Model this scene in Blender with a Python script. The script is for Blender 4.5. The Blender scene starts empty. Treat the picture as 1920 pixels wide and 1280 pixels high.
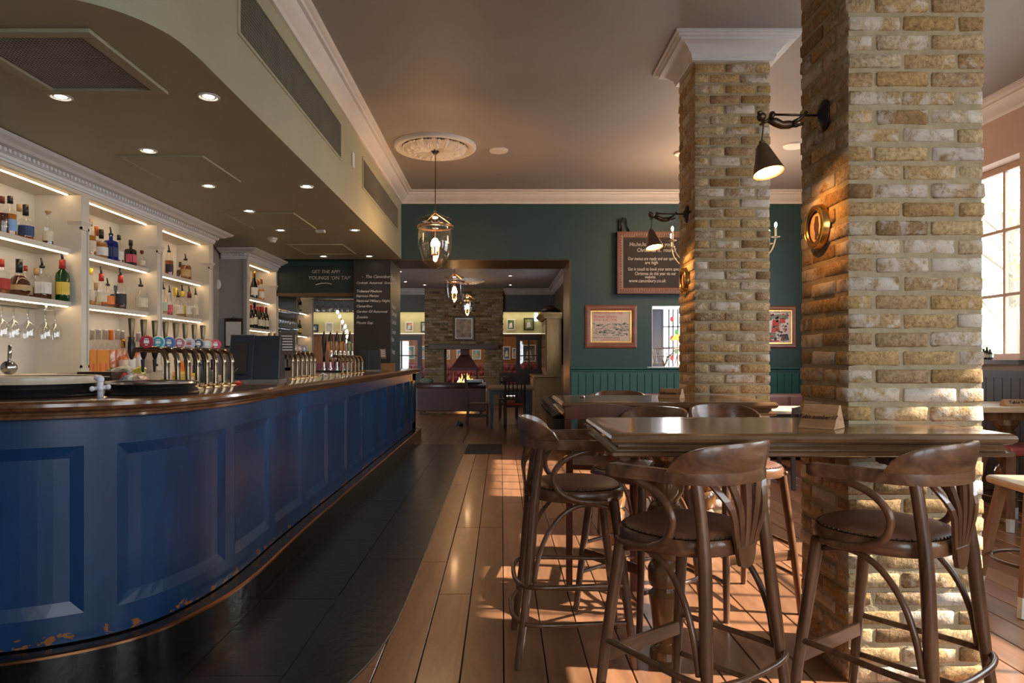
import bpy, math, random
from mathutils import Vector, Matrix, noise
R = random.Random(7)
C = bpy.context.scene.collection
PI = math.pi
S = bpy.context.scene
F = 1280.0; VX, VY, EYE = 940.0, 672.0, 1.31      # pinhole measurements of the room
# ---------------------------------------------------------------- camera, world, sun, exposure
cd = bpy.data.cameras.new('camera'); cam = bpy.data.objects.new('camera', cd); C.objects.link(cam)
cam.location = (0, 0, EYE); cam.rotation_euler = (PI/2, 0, 0)
cd.lens = 24; cd.sensor_width = 36; cd.shift_x = 20/1920; cd.shift_y = 32/1920; cd.clip_start = .05; cd.clip_end = 200
S.camera = cam
S.view_settings.view_transform = 'Standard'; S.view_settings.look = 'None'
S.view_settings.exposure = 0.72; S.view_settings.gamma = 1; S.view_settings.use_curve_mapping = False
S.cycles.max_bounces = 10; S.cycles.diffuse_bounces = 5; S.cycles.glossy_bounces = 4
S.cycles.transparent_max_bounces = 24; S.cycles.transmission_bounces = 8
S.cycles.sample_clamp_indirect = 6; S.cycles.caustics_reflective = False; S.cycles.caustics_refractive = False
w = bpy.data.worlds.new('world'); S.world = w; w.use_nodes = True
bg = w.node_tree.nodes['Background']; bg.inputs[0].default_value = (.84, .93, 1, 1); bg.inputs[1].default_value = 5.5
sd = bpy.data.lights.new('sun', 'SUN'); sd.energy = 12; sd.angle = math.radians(.7); sd.color = (1, .90, .78)
sun = bpy.data.objects.new('sun', sd); C.objects.link(sun)
sun.rotation_euler = Vector((-1, .13, -.64)).to_track_quat('-Z', 'Y').to_euler()

def light(kind, loc, energy, color=(1, .72, .42), size=.03, rot=None, spot=None, name='lamp_light', parent=None, sy=None, portal=False):
    d = bpy.data.lights.new(name, kind); d.energy = energy; d.color = color
    if kind in ('POINT', 'SPOT'): d.shadow_soft_size = size
    if kind == 'AREA':
        d.shape = 'RECTANGLE'; d.size = size; d.size_y = sy or size
        if portal: d.cycles.is_portal = True
    if spot: d.spot_size = math.radians(spot); d.spot_blend = .5
    o = bpy.data.objects.new(name, d); C.objects.link(o); o.location = loc
    if rot: o.rotation_euler = rot
    if parent: o.parent = parent
    return o
# ---------------------------------------------------------------- materials
MATS = {}
def _new(name):
    m = bpy.data.materials.new(name); m.use_nodes = True; nt = m.node_tree
    b = nt.nodes['Principled BSDF']
    return m, nt, b
def N(nt, t, **kw):
    n = nt.nodes.new(t)
    for k, v in kw.items(): setattr(n, k, v)
    return n
def c4(c): return (c[0], c[1], c[2], 1)
def ramp(nt, stops):
    r = N(nt, 'ShaderNodeValToRGB'); e = r.color_ramp.elements
    e[0].position, e[0].color = stops[0][0], c4(stops[0][1]); e[1].position, e[1].color = stops[-1][0], c4(stops[-1][1])
    for p, c in stops[1:-1]:
        k = e.new(p); k.color = c4(c)
    return r
def coords(nt, scale=(1, 1, 1), rand=True, obj=True):
    tc = N(nt, 'ShaderNodeTexCoord'); mp = N(nt, 'ShaderNodeMapping'); mp.inputs['Scale'].default_value = scale
    if rand:
        oi = N(nt, 'ShaderNodeObjectInfo'); ml = N(nt, 'ShaderNodeMath', operation='MULTIPLY'); ml.inputs[1].default_value = 57
        nt.links.new(oi.outputs['Random'], ml.inputs[0])
        ad = N(nt, 'ShaderNodeVectorMath', operation='ADD'); nt.links.new(tc.outputs['Object'], ad.inputs[0]); nt.links.new(ml.outputs[0], ad.inputs[1])
        nt.links.new(ad.outputs[0], mp.inputs[0])
    else: nt.links.new(tc.outputs['Object'], mp.inputs[0])
    return mp
def noise_t(nt, mp, scale, detail=4, rough=.6, dist=0):
    n = N(nt, 'ShaderNodeTexNoise'); n.inputs['Scale'].default_value = scale; n.inputs['Detail'].default_value = detail
    n.inputs['Roughness'].default_value = rough; n.inputs['Distortion'].default_value = dist
    nt.links.new(mp.outputs[0], n.inputs['Vector']); return n
def bump(nt, b, src, strength, dist=.01):
    bn = N(nt, 'ShaderNodeBump'); bn.inputs['Strength'].default_value = strength; bn.inputs['Distance'].default_value = dist
    nt.links.new(src, bn.inputs['Height']); nt.links.new(bn.outputs[0], b.inputs['Normal'])
def paint(name, col, rough=.5, metal=0, var=.12, scale=6, bmp=0.0, spec=None, coat=0, trans=0, bscale=40, sss=0):
    if name in MATS: return MATS[name]
    m, nt, b = _new(name)
    b.inputs['Roughness'].default_value = rough; b.inputs['Metallic'].default_value = metal
    if coat: b.inputs['Coat Weight'].default_value = coat; b.inputs['Coat Roughness'].default_value = .12
    if spec is not None: b.inputs['Specular IOR Level'].default_value = spec
    mp = coords(nt)
    n = noise_t(nt, mp, scale)
    r = ramp(nt, [(.3, [c*(1-var) for c in col]), (.7, [min(1, c*(1+var)) for c in col])])
    nt.links.new(n.outputs[0], r.inputs[0]); nt.links.new(r.outputs[0], b.inputs['Base Color'])
    if bmp:
        n2 = noise_t(nt, mp, bscale); bump(nt, b, n2.outputs[0], bmp)
    MATS[name] = m; return m
def wood(name, c1, c2, rough=.35, axis=0, scale=3, coat=.0, bmp=.1, c3=None, stretch=.12, randcol=0):
    if name in MATS: return MATS[name]
    m, nt, b = _new(name)
    sc = [1, 1, 1]; sc[axis] = stretch
    mp = coords(nt, sc)
    n = noise_t(nt, mp, scale*6, 6, .65, 1.2)
    st = [(.3, c1), (.7, c2)] if not c3 else [(.28, c1), (.5, c2), (.75, c3)]
    r = ramp(nt, st); nt.links.new(n.outputs[0], r.inputs[0])
    out = r.outputs[0]
    if randcol:
        oi = N(nt, 'ShaderNodeObjectInfo'); hs = N(nt, 'ShaderNodeHueSaturation')
        mr = N(nt, 'ShaderNodeMapRange'); mr.inputs[3].default_value = 1-randcol; mr.inputs[4].default_value = 1+randcol
        nt.links.new(oi.outputs['Random'], mr.inputs[0]); nt.links.new(mr.outputs[0], hs.inputs['Value'])
        nt.links.new(out, hs.inputs['Color']); out = hs.outputs[0]
    nt.links.new(out, b.inputs['Base Color']); b.inputs['Roughness'].default_value = rough
    if coat: b.inputs['Coat Weight'].default_value = coat; b.inputs['Coat Roughness'].default_value = .1
    if bmp: bump(nt, b, n.outputs[0], bmp, .004)
    MATS[name] = m; return m
def emit(name, col, st):
    if name in MATS: return MATS[name]
    m = bpy.data.materials.new(name); m.use_nodes = True; nt = m.node_tree; nt.nodes.clear()
    e = N(nt, 'ShaderNodeEmission'); e.inputs[0].default_value = c4(col); e.inputs[1].default_value = st
    o = N(nt, 'ShaderNodeOutputMaterial'); nt.links.new(e.outputs[0], o.inputs[0]); MATS[name] = m; return m
def clear(name, tint=(1, 1, 1), gloss=.12, rough=.02, body=0, bodycol=None):
    """thin clear glass: tinted see-through with a fresnel gloss on top; body adds an absorbing diffuse share"""
    if name in MATS: return MATS[name]
    m = bpy.data.materials.new(name); m.use_nodes = True; nt = m.node_tree; nt.nodes.clear()
    t = N(nt, 'ShaderNodeBsdfTransparent'); t.inputs[0].default_value = c4(tint)
    g = N(nt, 'ShaderNodeBsdfGlossy'); g.inputs['Roughness'].default_value = rough
    f = N(nt, 'ShaderNodeFresnel'); ge = N(nt, 'ShaderNodeNewGeometry')
    io = N(nt, 'ShaderNodeMath', operation='MULTIPLY_ADD'); io.inputs[1].default_value = -.8333; io.inputs[2].default_value = 1.5
    nt.links.new(ge.outputs['Backfacing'], io.inputs[0]); nt.links.new(io.outputs[0], f.inputs[0])
    ma = N(nt, 'ShaderNodeMath', operation='MULTIPLY_ADD'); ma.inputs[1].default_value = 1.0; ma.inputs[2].default_value = gloss*.3
    nt.links.new(f.outputs[0], ma.inputs[0])
    src = t
    if body:
        d = N(nt, 'ShaderNodeBsdfDiffuse'); d.inputs[0].default_value = c4(bodycol or tint)
        tl = N(nt, 'ShaderNodeBsdfTranslucent'); tl.inputs[0].default_value = c4(bodycol or tint)
        a = N(nt, 'ShaderNodeMixShader'); a.inputs[0].default_value = .5; nt.links.new(d.outputs[0], a.inputs[1]); nt.links.new(tl.outputs[0], a.inputs[2])
        x = N(nt, 'ShaderNodeMixShader'); x.inputs[0].default_value = body; nt.links.new(t.outputs[0], x.inputs[1]); nt.links.new(a.outputs[0], x.inputs[2]); src = x
    mx = N(nt, 'ShaderNodeMixShader'); nt.links.new(ma.outputs[0], mx.inputs[0]); nt.links.new(src.outputs[0], mx.inputs[1]); nt.links.new(g.outputs[0], mx.inputs[2])
    o = N(nt, 'ShaderNodeOutputMaterial'); nt.links.new(mx.outputs[0], o.inputs[0]); MATS[name] = m; return m
def brick_mat(name, stops, wash=.5, dark=1.0):
    if name in MATS: return MATS[name]
    m, nt, b = _new(name)
    oi = N(nt, 'ShaderNodeObjectInfo'); r = ramp(nt, stops); r.color_ramp.interpolation = 'LINEAR'
    nt.links.new(oi.outputs['Random'], r.inputs[0])
    mp = coords(nt)
    n1 = noise_t(nt, mp, 14, 6, .7, .5); n2 = noise_t(nt, mp, 60, 5, .7); n3 = noise_t(nt, mp, 5, 3)
    d = N(nt, 'ShaderNodeMix', data_type='RGBA', blend_type='MULTIPLY'); d.inputs[0].default_value = .75
    rr = ramp(nt, [(.32, (.35, .3, .26)), (.6, (1.25, 1.2, 1.12))]); nt.links.new(n2.outputs[0], rr.inputs[0])
    nt.links.new(r.outputs[0], d.inputs[6]); nt.links.new(rr.outputs[0], d.inputs[7])
    # limewash left in patches, its amount different on each brick
    ad = N(nt, 'ShaderNodeMath', operation='ADD'); nt.links.new(n1.outputs[0], ad.inputs[0])
    wn = N(nt, 'ShaderNodeTexWhiteNoise', noise_dimensions='1D'); nt.links.new(oi.outputs['Random'], wn.inputs['W'])
    ms = N(nt, 'ShaderNodeMath', operation='MULTIPLY_ADD'); ms.inputs[1].default_value = .42; ms.inputs[2].default_value = -.32
    nt.links.new(wn.outputs[0], ms.inputs[0]); nt.links.new(ms.outputs[0], ad.inputs[1])
    rw = ramp(nt, [(.42, (0, 0, 0)), (.58, (wash, wash, wash))]); nt.links.new(ad.outputs[0], rw.inputs[0])
    x = N(nt, 'ShaderNodeMix', data_type='RGBA'); nt.links.new(rw.outputs[0], x.inputs[0])
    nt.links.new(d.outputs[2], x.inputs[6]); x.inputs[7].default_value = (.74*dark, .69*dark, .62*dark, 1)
    nt.links.new(x.outputs[2], b.inputs['Base Color']); b.inputs['Roughness'].default_value = .85
    b.inputs['Specular IOR Level'].default_value = .25
    bump(nt, b, n2.outputs[0], .9, .006)
    MATS[name] = m; return m
# ---------------------------------------------------------------- mesh helpers
class MB:
    def __init__(s): s.v = []; s.f = []
    def add(s, vs, fs):
        k = len(s.v); s.v += [tuple(p) for p in vs]; s.f += [tuple(i+k for i in f) for f in fs]; return s
    def box(s, x0, x1, y0, y1, z0, z1, rz=0, piv=None):
        vs = [(x, y, z) for z in (z0, z1) for x, y in ((x0, y0), (x1, y0), (x1, y1), (x0, y1))]
        if rz:
            px, py = piv or ((x0+x1)/2, (y0+y1)/2); c, n = math.cos(rz), math.sin(rz)
            vs = [(px+(x-px)*c-(y-py)*n, py+(x-px)*n+(y-py)*c, z) for x, y, z in vs]
        return s.add(vs, [(3, 2, 1, 0), (4, 5, 6, 7), (0, 1, 5, 4), (1, 2, 6, 5), (2, 3, 7, 6), (3, 0, 4, 7)])
    def cbox(s, cx, cy, cz, sx, sy, sz, rz=0): return s.box(cx-sx/2, cx+sx/2, cy-sy/2, cy+sy/2, cz-sz/2, cz+sz/2, rz)
    def tube(s, pts, r, n=8, closed=False, cap=True, asp=None, up=None):
        P = [Vector(p) for p in pts]; m = len(P); rs = r if isinstance(r, (list, tuple)) else [r]*m
        T = []
        for i in range(m):
            a = P[i-1] if (i > 0 or closed) else P[i]; b = P[(i+1) % m] if (i < m-1 or closed) else P[i]
            T.append((b-a).normalized())
        u0 = Vector(up) if up else (Vector((0, 0, 1)) if abs(T[0].z) < .9 else Vector((1, 0, 0)))
        u = (u0 - T[0]*u0.dot(T[0])).normalized(); vs = []
        for i in range(m):
            if up: u = (u0 - T[i]*u0.dot(T[i])).normalized()
            else: u = (u - T[i]*u.dot(T[i])).normalized()
            w = T[i].cross(u); ax, ay = asp or (1, 1)
            for k in range(n):
                a = 2*PI*k/n + (PI/n if n == 4 else 0)
                q = 1.414 if n == 4 else 1
                vs.append(P[i] + (u*math.cos(a)*ax + w*math.sin(a)*ay)*rs[i]*q)
        fs = []
        for i in range(m if closed else m-1):
            j = (i+1) % m
            for k in range(n):
                l = (k+1) % n; fs.append((i*n+k, i*n+l, j*n+l, j*n+k))
        if cap and not closed: fs += [tuple(range(n))[::-1], tuple((m-1)*n+k for k in range(n))]
        return s.add(vs, fs)
    def lathe(s, prof, n=16, c=(0, 0, 0), cap=True, axis='z'):
        vs = []; m = len(prof)
        for r, z in prof:
            for k in range(n):
                a = 2*PI*k/n; p = (r*math.cos(a), r*math.sin(a), z)
                if axis == 'y': p = (p[0], p[2], p[1])
                if axis == 'x': p = (p[2], p[0], p[1])
                vs.append((c[0]+p[0], c[1]+p[1], c[2]+p[2]))
        fs = [(i*n+k, i*n+(k+1) % n, (i+1)*n+(k+1) % n, (i+1)*n+k) for i in range(m-1) for k in range(n)]
        if cap: fs += [tuple(range(n))[::-1], tuple((m-1)*n+k for k in range(n))]
        return s.add(vs, fs)
    def prism(s, poly, z0, z1):
        n = len(poly); vs = [(x, y, z0) for x, y in poly]+[(x, y, z1) for x, y in poly]
        return s.add(vs, [tuple(range(n))[::-1], tuple(range(n, 2*n))]+[(i, (i+1) % n, n+(i+1) % n, n+i) for i in range(n)])
    def prismx(s, poly, x0, x1):      # poly in (y, z)
        n = len(poly); vs = [(x0, y, z) for y, z in poly]+[(x1, y, z) for y, z in poly]
        return s.add(vs, [tuple(range(n))[::-1], tuple(range(n, 2*n))]+[(i, (i+1) % n, n+(i+1) % n, n+i) for i in range(n)])
    def prismy(s, poly, y0, y1):      # poly in (x, z)
        n = len(poly); vs = [(x, y0, z) for x, z in poly]+[(x, y1, z) for x, z in poly]
        return s.add(vs, [tuple(range(n)), tuple(range(n, 2*n))[::-1]]+[(i, (i+1) % n, n+(i+1) % n, n+i) for i in range(n)])
    def sweep(s, path, prof, closed=False, closeprof=True):
        """path of (x, y); prof of (offset to the RIGHT of travel, z); mitred corners"""
        P = [Vector(p) for p in path]; m = len(P); vs = []
        for i in range(m):
            d1 = (P[i]-P[i-1]).normalized() if (i > 0 or closed) else None
            d2 = (P[(i+1) % m]-P[i]).normalized() if (i < m-1 or closed) else None
            d1 = d1 or d2; d2 = d2 or d1
            n1 = Vector((d1.y, -d1.x)); n2 = Vector((d2.y, -d2.x)); nn = n1+n2
            nn = nn.normalized() if nn.length > 1e-6 else n1
            k = 1/max(.3, nn.dot(n1))
            for o, z in prof: vs.append((P[i].x+nn.x*o*k, P[i].y+nn.y*o*k, z))
        q = len(prof); fs = []
        for i in range(m if closed else m-1):
            j = (i+1) % m
            for k in range(q if closeprof else q-1):
                l = (k+1) % q; fs.append((i*q+k, j*q+k, j*q+l, i*q+l))
        if not closed and closeprof: fs += [tuple(range(q))[::-1], tuple((m-1)*q+k for k in range(q))]
        return s.add(vs, fs)
    def sphere(s, c, r, n=12, m=8, sc=(1, 1, 1)):
        vs = [(c[0], c[1], c[2]-r*sc[2])]
        for i in range(1, m):
            a = PI*i/m - PI/2
            for k in range(n): vs.append((c[0]+r*sc[0]*math.cos(a)*math.cos(2*PI*k/n), c[1]+r*sc[1]*math.cos(a)*math.sin(2*PI*k/n), c[2]+r*sc[2]*math.sin(a)))
        vs.append((c[0], c[1], c[2]+r*sc[2])); L = len(vs)-1
        fs = [(0, 1+(k+1) % n, 1+k) for k in range(n)]
        fs += [(1+i*n+k, 1+i*n+(k+1) % n, 1+(i+1)*n+(k+1) % n, 1+(i+1)*n+k) for i in range(m-2) for k in range(n)]
        fs += [(1+(m-2)*n+k, 1+(m-2)*n+(k+1) % n, L) for k in range(n)]
        return s.add(vs, fs)
    def mesh(s, name, mat=None, smooth=False):
        me = bpy.data.meshes.new(name); me.from_pydata(s.v, [], s.f)
        if mat: me.materials.append(mat)
        if smooth: me.polygons.foreach_set('use_smooth', [True]*len(me.polygons))
        me.update(); return me
    def build(s, name, mat, parent=None, loc=(0, 0, 0), rot=(0, 0, 0), smooth=False, bevel=0, ang=None, **tags):
        o = place(name, s.mesh(name, mat, smooth or bool(ang)), parent, loc, rot, **tags)
        if bevel:
            b = o.modifiers.new('bevel', 'BEVEL'); b.width = bevel; b.segments = 2; b.limit_method = 'ANGLE'; b.angle_limit = .6
        if ang: shade_angle(o.data, ang)
        return o
def shade_angle(me, deg):
    import bmesh
    bm = bmesh.new(); bm.from_mesh(me); bmesh.ops.recalc_face_normals(bm, faces=bm.faces)
    for e in bm.edges:
        e.smooth = len(e.link_faces) == 2 and e.calc_face_angle(0) < math.radians(deg)
    bm.to_mesh(me); bm.free()
def place(name, me, parent=None, loc=(0, 0, 0), rot=(0, 0, 0), scale=None, mat=None, **tags):
    o = bpy.data.objects.new(name, me); C.objects.link(o); o.location = loc; o.rotation_euler = rot
    if scale: o.scale = scale
    if parent: o.parent = parent
    if mat and me: o.material_slots[0].link = 'OBJECT'; o.material_slots[0].material = mat
    for k, v in tags.items():
        if v: o[{'cat': 'category'}.get(k, k)] = v
    return o
def thing(name, label, cat, loc=(0, 0, 0), rz=0, group=None):
    return place(name, None, None, loc, (0, 0, rz), label=label, cat=cat, group=group)
def struct(name, mb, mat, parent=None, smooth=False, **k):
    return mb.build(name, mat, parent, smooth=smooth, kind='structure', **k)
def copy_tree(o, parent=None):
    c = o.copy(); C.objects.link(c)
    if parent: c.parent = parent
    for ch in list(o.children): copy_tree(ch, c)
    return c
def at(px, py, Y): return Vector(((px-VX)*Y/F, Y, EYE-(py-VY)*Y/F))
def atx(px, py, X): return at(px, py, F*X/(px-VX))
def atz(px, py, z): return at(px, py, (EYE-z)*F/(py-VY))
def text(s, mat, parent, loc, size, rot=(PI/2, 0, 0), align='LEFT', shear=.2, ext=.0008, name='lettering', sx=1, bold=.0):
    cu = bpy.data.curves.new(name, 'FONT'); cu.body = s; cu.size = size; cu.align_x = align; cu.shear = shear; cu.extrude = ext; cu.offset = bold
    cu.resolution_u = 2; cu.materials.append(mat)
    t_o = bpy.data.objects.new(name, cu); C.objects.link(t_o)
    me = t_o.to_mesh().copy(); t_o.to_mesh_clear(); bpy.data.objects.remove(t_o); me.name = name
    o = bpy.data.objects.new(name, me); C.objects.link(o); o.location = loc; o.rotation_euler = rot; o.scale = (sx, 1, 1)
    if parent: o.parent = parent
    return o
def catmull(pts, k=8, closed=False):
    P = [Vector(p) for p in pts]; out = []; n = len(P)
    for i in range(n if closed else n-1):
        p0 = P[i-1] if (i or closed) else P[0]; p1 = P[i]; p2 = P[(i+1) % n]; p3 = P[(i+2) % n] if (i+2 < n or closed) else P[-1]
        for j in range(k):
            t = j/k; out.append(.5*((2*p1)+(p2-p0)*t+(2*p0-5*p1+4*p2-p3)*t*t+(3*p1-p0-3*p2+p3)*t**3))
    if not closed: out.append(P[-1])
    return out
# common materials
M_dkwood = wood('dark polished bentwood', (.054, .023, .011), (.150, .068, .032), .3, 2, 2.2, .25, .06, (.27, .135, .067))
M_dkwoodx = wood('dark polished crest wood', (.066, .027, .012), (.17, .077, .036), .3, 0, 2.2, .25, .06, (.31, .155, .075))
M_table = wood('brown oak table', (.06, .028, .011), (.15, .078, .034), .24, 0, 2.4, .6, .12, (.23, .13, .06))
M_bartop = wood('bar counter oak', (.055, .02, .007), (.14, .058, .02), .2, 1, 2.0, .7, .12, (.22, .10, .04))
M_pine = wood('waxed pine', (.30, .19, .09), (.42, .28, .14), .45, 2, 2, 0, .05)
M_palewood = wood('pale oak', (.42, .26, .13), (.58, .40, .23), .4, 0, 2, 0, .05)
M_white = paint('daylight tinted white', (.69, .70, .72), .45, var=.04)  # faint blue of window daylight mixed into the white
M_bbar = paint('warm white shelf paint', (.66, .61, .53), .45, var=.04)
M_black = paint('black', (.012, .012, .013), .35)
M_steel = paint('polished steel', (.62, .62, .62), .16, 1, .05)
M_brass = paint('aged brass', (.38, .26, .13), .25, 1, .2)
M_bronze = paint('dark bronze', (.11, .07, .045), .35, .8, .25)
M_gold = paint('gilt', (.75, .45, .13), .25, 1, .15)
M_chalk = paint('chalk', (.62, .60, .56), .9, var=.1)
M_teal = paint('deep teal wall paint', (.013, .050, .053), .5, var=.1, scale=2)
M_glass = clear('clear glass')
M_led = emit('warm led strip', (1, .70, .38), 10)
M_bulb = emit('glowing filament bulb', (1, .62, .26), 60)
M_paper = paint('white paper', (.72, .70, .68), .8, var=.05)
# ================================================================ ROOM SHELL
CZ = 3.62; SOFZ = 2.69; WY = 9.48; WY2 = 10.4; RX = 4.45; LX = -3.55; NY = -3.0
M_ceil = paint('taupe ceiling paint', (.32, .285, .265), .6, var=.05, scale=1.2)
M_sage = paint('sage green soffit paint', (.37, .36, .25), .5, var=.05, scale=1.5)
M_plaster = paint('dusty pink plaster', (.50, .36, .29), .6, var=.06, scale=1.2)
M_trim = paint('cornice paint', (.66, .63, .61), .5, var=.04)
def wall_mb(mb, axis, p0, p1, u0, u1, z0, z1, holes):
    """wall slab between planes p0, p1 on the other axis, with rectangular holes (u0,u1,z0,z1)"""
    def bx(a, b, c, d):
        if b-a < 1e-4 or d-c < 1e-4: return
        if axis == 'x': mb.box(a, b, p0, p1, c, d)
        else: mb.box(p0, p1, a, b, c, d)
    u = u0
    for h in sorted(holes):
        bx(u, h[0], z0, z1); bx(h[0], h[1], z0, h[2]); bx(h[0], h[1], h[3], z1); u = h[1]
    bx(u, u1, z0, z1)
    return mb
CORN = [(0, -.165), (.02, -.165), (.028, -.15), (.028, -.135), (.045, -.125), (.075, -.10), (.095, -.07), (.10, -.055), (.125, -.052), (.13, -.03), (.15, -.026), (.165, -.016), (.165, 0), (0, 0)]
def corn(z, k=1.0): return [(o*k, z+h*k) for o, h in CORN]
# ---- floors
M_sub = paint('dark sub floor', (.02, .014, .01), .8)
fl = struct('floor', MB().box(LX-.3, RX+.2, NY-.2, WY2, -.12, -.022), M_sub)
M_board = wood('worn orange oak board', (.15, .064, .032), (.27, .124, .06), .3, 1, 1.3, .15, .12, (.37, .182, .092), .10, .20)
M_boardx = M_board
board_cache = {}
def board(x, y0, y1, wdt, parent, zt=0.0):
    L = round(y1-y0, 2); key = (L, wdt)
    if key not in board_cache:
        g = .0025; b = .0025
        mb = MB(); x0, x1 = -wdt/2+g, wdt/2-g; a, c = g, L-g
        vs = [(x0, a, -.02), (x1, a, -.02), (x1, c, -.02), (x0, c, -.02), (x0, a, -b), (x1, a, -b), (x1, c, -b), (x0, c, -b),
              (x0+b, a+b, 0), (x1-b, a+b, 0), (x1-b, c-b, 0), (x0+b, c-b, 0)]
        mb.add(vs, [(3, 2, 1, 0), (0, 1, 5, 4), (1, 2, 6, 5), (2, 3, 7, 6), (3, 0, 4, 7), (4, 5, 9, 8), (5, 6, 10, 9), (6, 7, 11, 10), (7, 4, 8, 11), (8, 9, 10, 11)])
        board_cache[key] = mb.mesh('floorboard', M_board)
    place('floorboard', board_cache[key], parent, (x, y0, zt))
W = .18; k = 0; x = -2.42
while x < RX:
    y = .8 - R.choice([0, .6, 1.2, 1.8])
    while y < (WY if x > -.7 else 3.3):
        L = R.choice([1.5, 1.8, 2.1, 2.4, 2.7]); y1 = min(y+L, WY-.1)
        if WY-.1-y1 < .5: y1 = WY-.1
        if y1 > .9: board(x, y, y1, W, fl)
        y = y1
        if y >= WY-.11: break
    x += W
for i in range(6):   # short planks that lead to the camera and under it
    pass
fl0 = MB(); x = -.62
# slate strip along the bar, its outer edge bowed round the corner
M_slate = paint('black slate', (.013, .016, .020), .26, var=.45, scale=4, bmp=.35, bscale=14)
edge = catmull([(-.515, 10.4), (-.515, 7), (-.51, 4.2), (-.515, 3.5), (-.53, 3.2), (-.563, 2.96), (-.62, 2.74), (-.74, 2.45), (-.95, 2.15), (-1.35, 1.85), (-2.0, 1.65), (-3.5, 1.6)], 5)
edge = [(p[0], p[1]) for p in [Vector(q) for q in edge]]
def clip(poly, ed):
    """keep the part of poly to the left/front of the convex edge line strip"""
    for i in range(len(ed)-1):
        a, b = ed[i], ed[i+1]; dx, dy = b[0]-a[0], b[1]-a[1]
        def side(p): return dx*(p[1]-a[1])-dy*(p[0]-a[0])
        out = []
        for j in range(len(poly)):
            p, q = poly[j], poly[(j+1) % len(poly)]; sp, sq = side(p), side(q)
            if sp <= 1e-9: out.append(p)
            if (sp < 0 < sq) or (sq < 0 < sp):
                t = sp/(sp-sq); out.append((p[0]+(q[0]-p[0])*t, p[1]+(q[1]-p[1])*t))
        poly = out
        if len(poly) < 3: return []
    return poly
def area(p): return abs(sum(p[i][0]*p[(i+1) % len(p)][1]-p[(i+1) % len(p)][0]*p[i][1] for i in range(len(p)))/2)
cols = [(-.895, -.50), (-1.30, -.895), (-1.70, -1.30), (-2.1, -1.7), (-2.5, -2.1), (-2.9, -2.5), (-3.4, -2.9)]
for ci, (xa, xb) in enumerate(cols):
    y = 1.6 + .31*(ci % 3)-.6
    while y < WY2:
        L = R.choice([.45, .6, .75, .9]); y1 = min(y+L, WY2)
        if ci >= 3 and y > 3.4: break
        p = clip([(xa+.002, y+.002), (xb+(.0 if ci == 0 else -.002), y+.002), (xb+(.0 if ci == 0 else -.002), y1-.002), (xa+.002, y1-.002)], edge)
        if len(p) >= 3 and area(p) > .004:
            zt = .004+R.uniform(0, .0015)
            MB().prism(p if True else p, -.02, zt).build('slate_slab', M_slate, fl)
        y = y1
# metal edging between slate and boards
MB().sweep([p for p in edge if p[1] > 1.6], [(-.003, -.01), (.003, -.01), (.003, .006), (-.003, .006)]).build('edging_strip', paint('dull zinc strip', (.25, .25, .25), .4, .8), fl)
MB().box(-.51, .01, WY-.12, WY2, -.02, .008).build('threshold_mat', paint('black rubber mat', (.02, .02, .02), .8, bmp=.4), None, label='black rubber threshold mat lying in the wide doorway beyond the bar', cat='mat')
# cross boards in the doorway and right of it
for i in range(6):
    y = WY-.1+i*.17
    if y > WY2-.05: break
    MB().box(-.50, 1.4, y+.002, min(y+.168, WY2+.01), -.02, -.001).build('floorboard', M_board, fl)
# floor of the far room
M_board2 = wood('amber far board', (.12, .045, .016), (.22, .09, .035), .28, 1, 1.3, .2, .1, (.30, .13, .05), .1, .2)
fl2 = struct('floor_beyond', MB().box(-7.2, 1.7, WY2, 24.3, -.12, -.022), M_sub)
bc2 = board_cache.copy()
x = -3.0
while x < 1.5:
    y = WY2
    while y < 19.3:
        y1 = min(y+R.choice([1.8, 2.4, 3.0]), 19.4)
        MB().box(x+.002, x+.198, y+.002, y1-.002, -.02, 0).build('floorboard', M_board2, fl2)
        y = y1
    x += .2
MB().box(-7, 1.6, 19.4, 24, -.02, -.002).build('rear_flooring', M_board2, fl2)
# ---- ceiling and soffit
cl = struct('ceiling', MB().box(LX-.2, RX+.2, NY-.2, WY2, CZ, CZ+.1), M_ceil)
sof_edge = catmull([(-1.39, WY), (-1.39, 6), (-1.39, 3.6), (-1.39, 3.3), (-1.392, 3.1), (-1.42, 2.90), (-1.52, 2.72), (-1.70, 2.60), (-1.95, 2.545), (-2.4, 2.52), (LX, 2.52)], 14)
se = [(p.x, p.y) for p in [Vector((q[0], q[1], 0)) for q in sof_edge]]
sof = struct('trim_soffit', MB().prism([(LX, WY)]+se, SOFZ, CZ), M_sage)
sof.name = 'ceiling_soffit'
struct('trim_cornice', MB().sweep(se[::-1]+[(RX, WY), (RX, NY)], corn(CZ)), M_trim, ang=35)
# ---- walls
wall_far = struct('wall_far', wall_mb(MB(), 'x', WY, WY2, -1.54, RX, 0, CZ, [(-1.539, .963, 0, SOFZ), (2.09, 3.15, 1.18, 2.045)]), M_teal)
struct('wall_far_upper', MB().box(LX, -1.54, WY+.25, WY2, SOFZ-.06, CZ), M_teal)
M_over = paint('very dark green fascia', (.012, .028, .024), .45)
struct('wall_fascia', MB().box(-4.6, -2.05, WY+.27, WY+.5, 2.24, SOFZ+.02), M_over)
MB().box(-4.6, -2.05, WY+.25, WY+.52, 2.20, 2.245).build('trim_fascia_bead', wood('dull oak bead', (.10, .06, .03), (.16, .10, .05), .4, 0), kind='structure')
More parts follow.
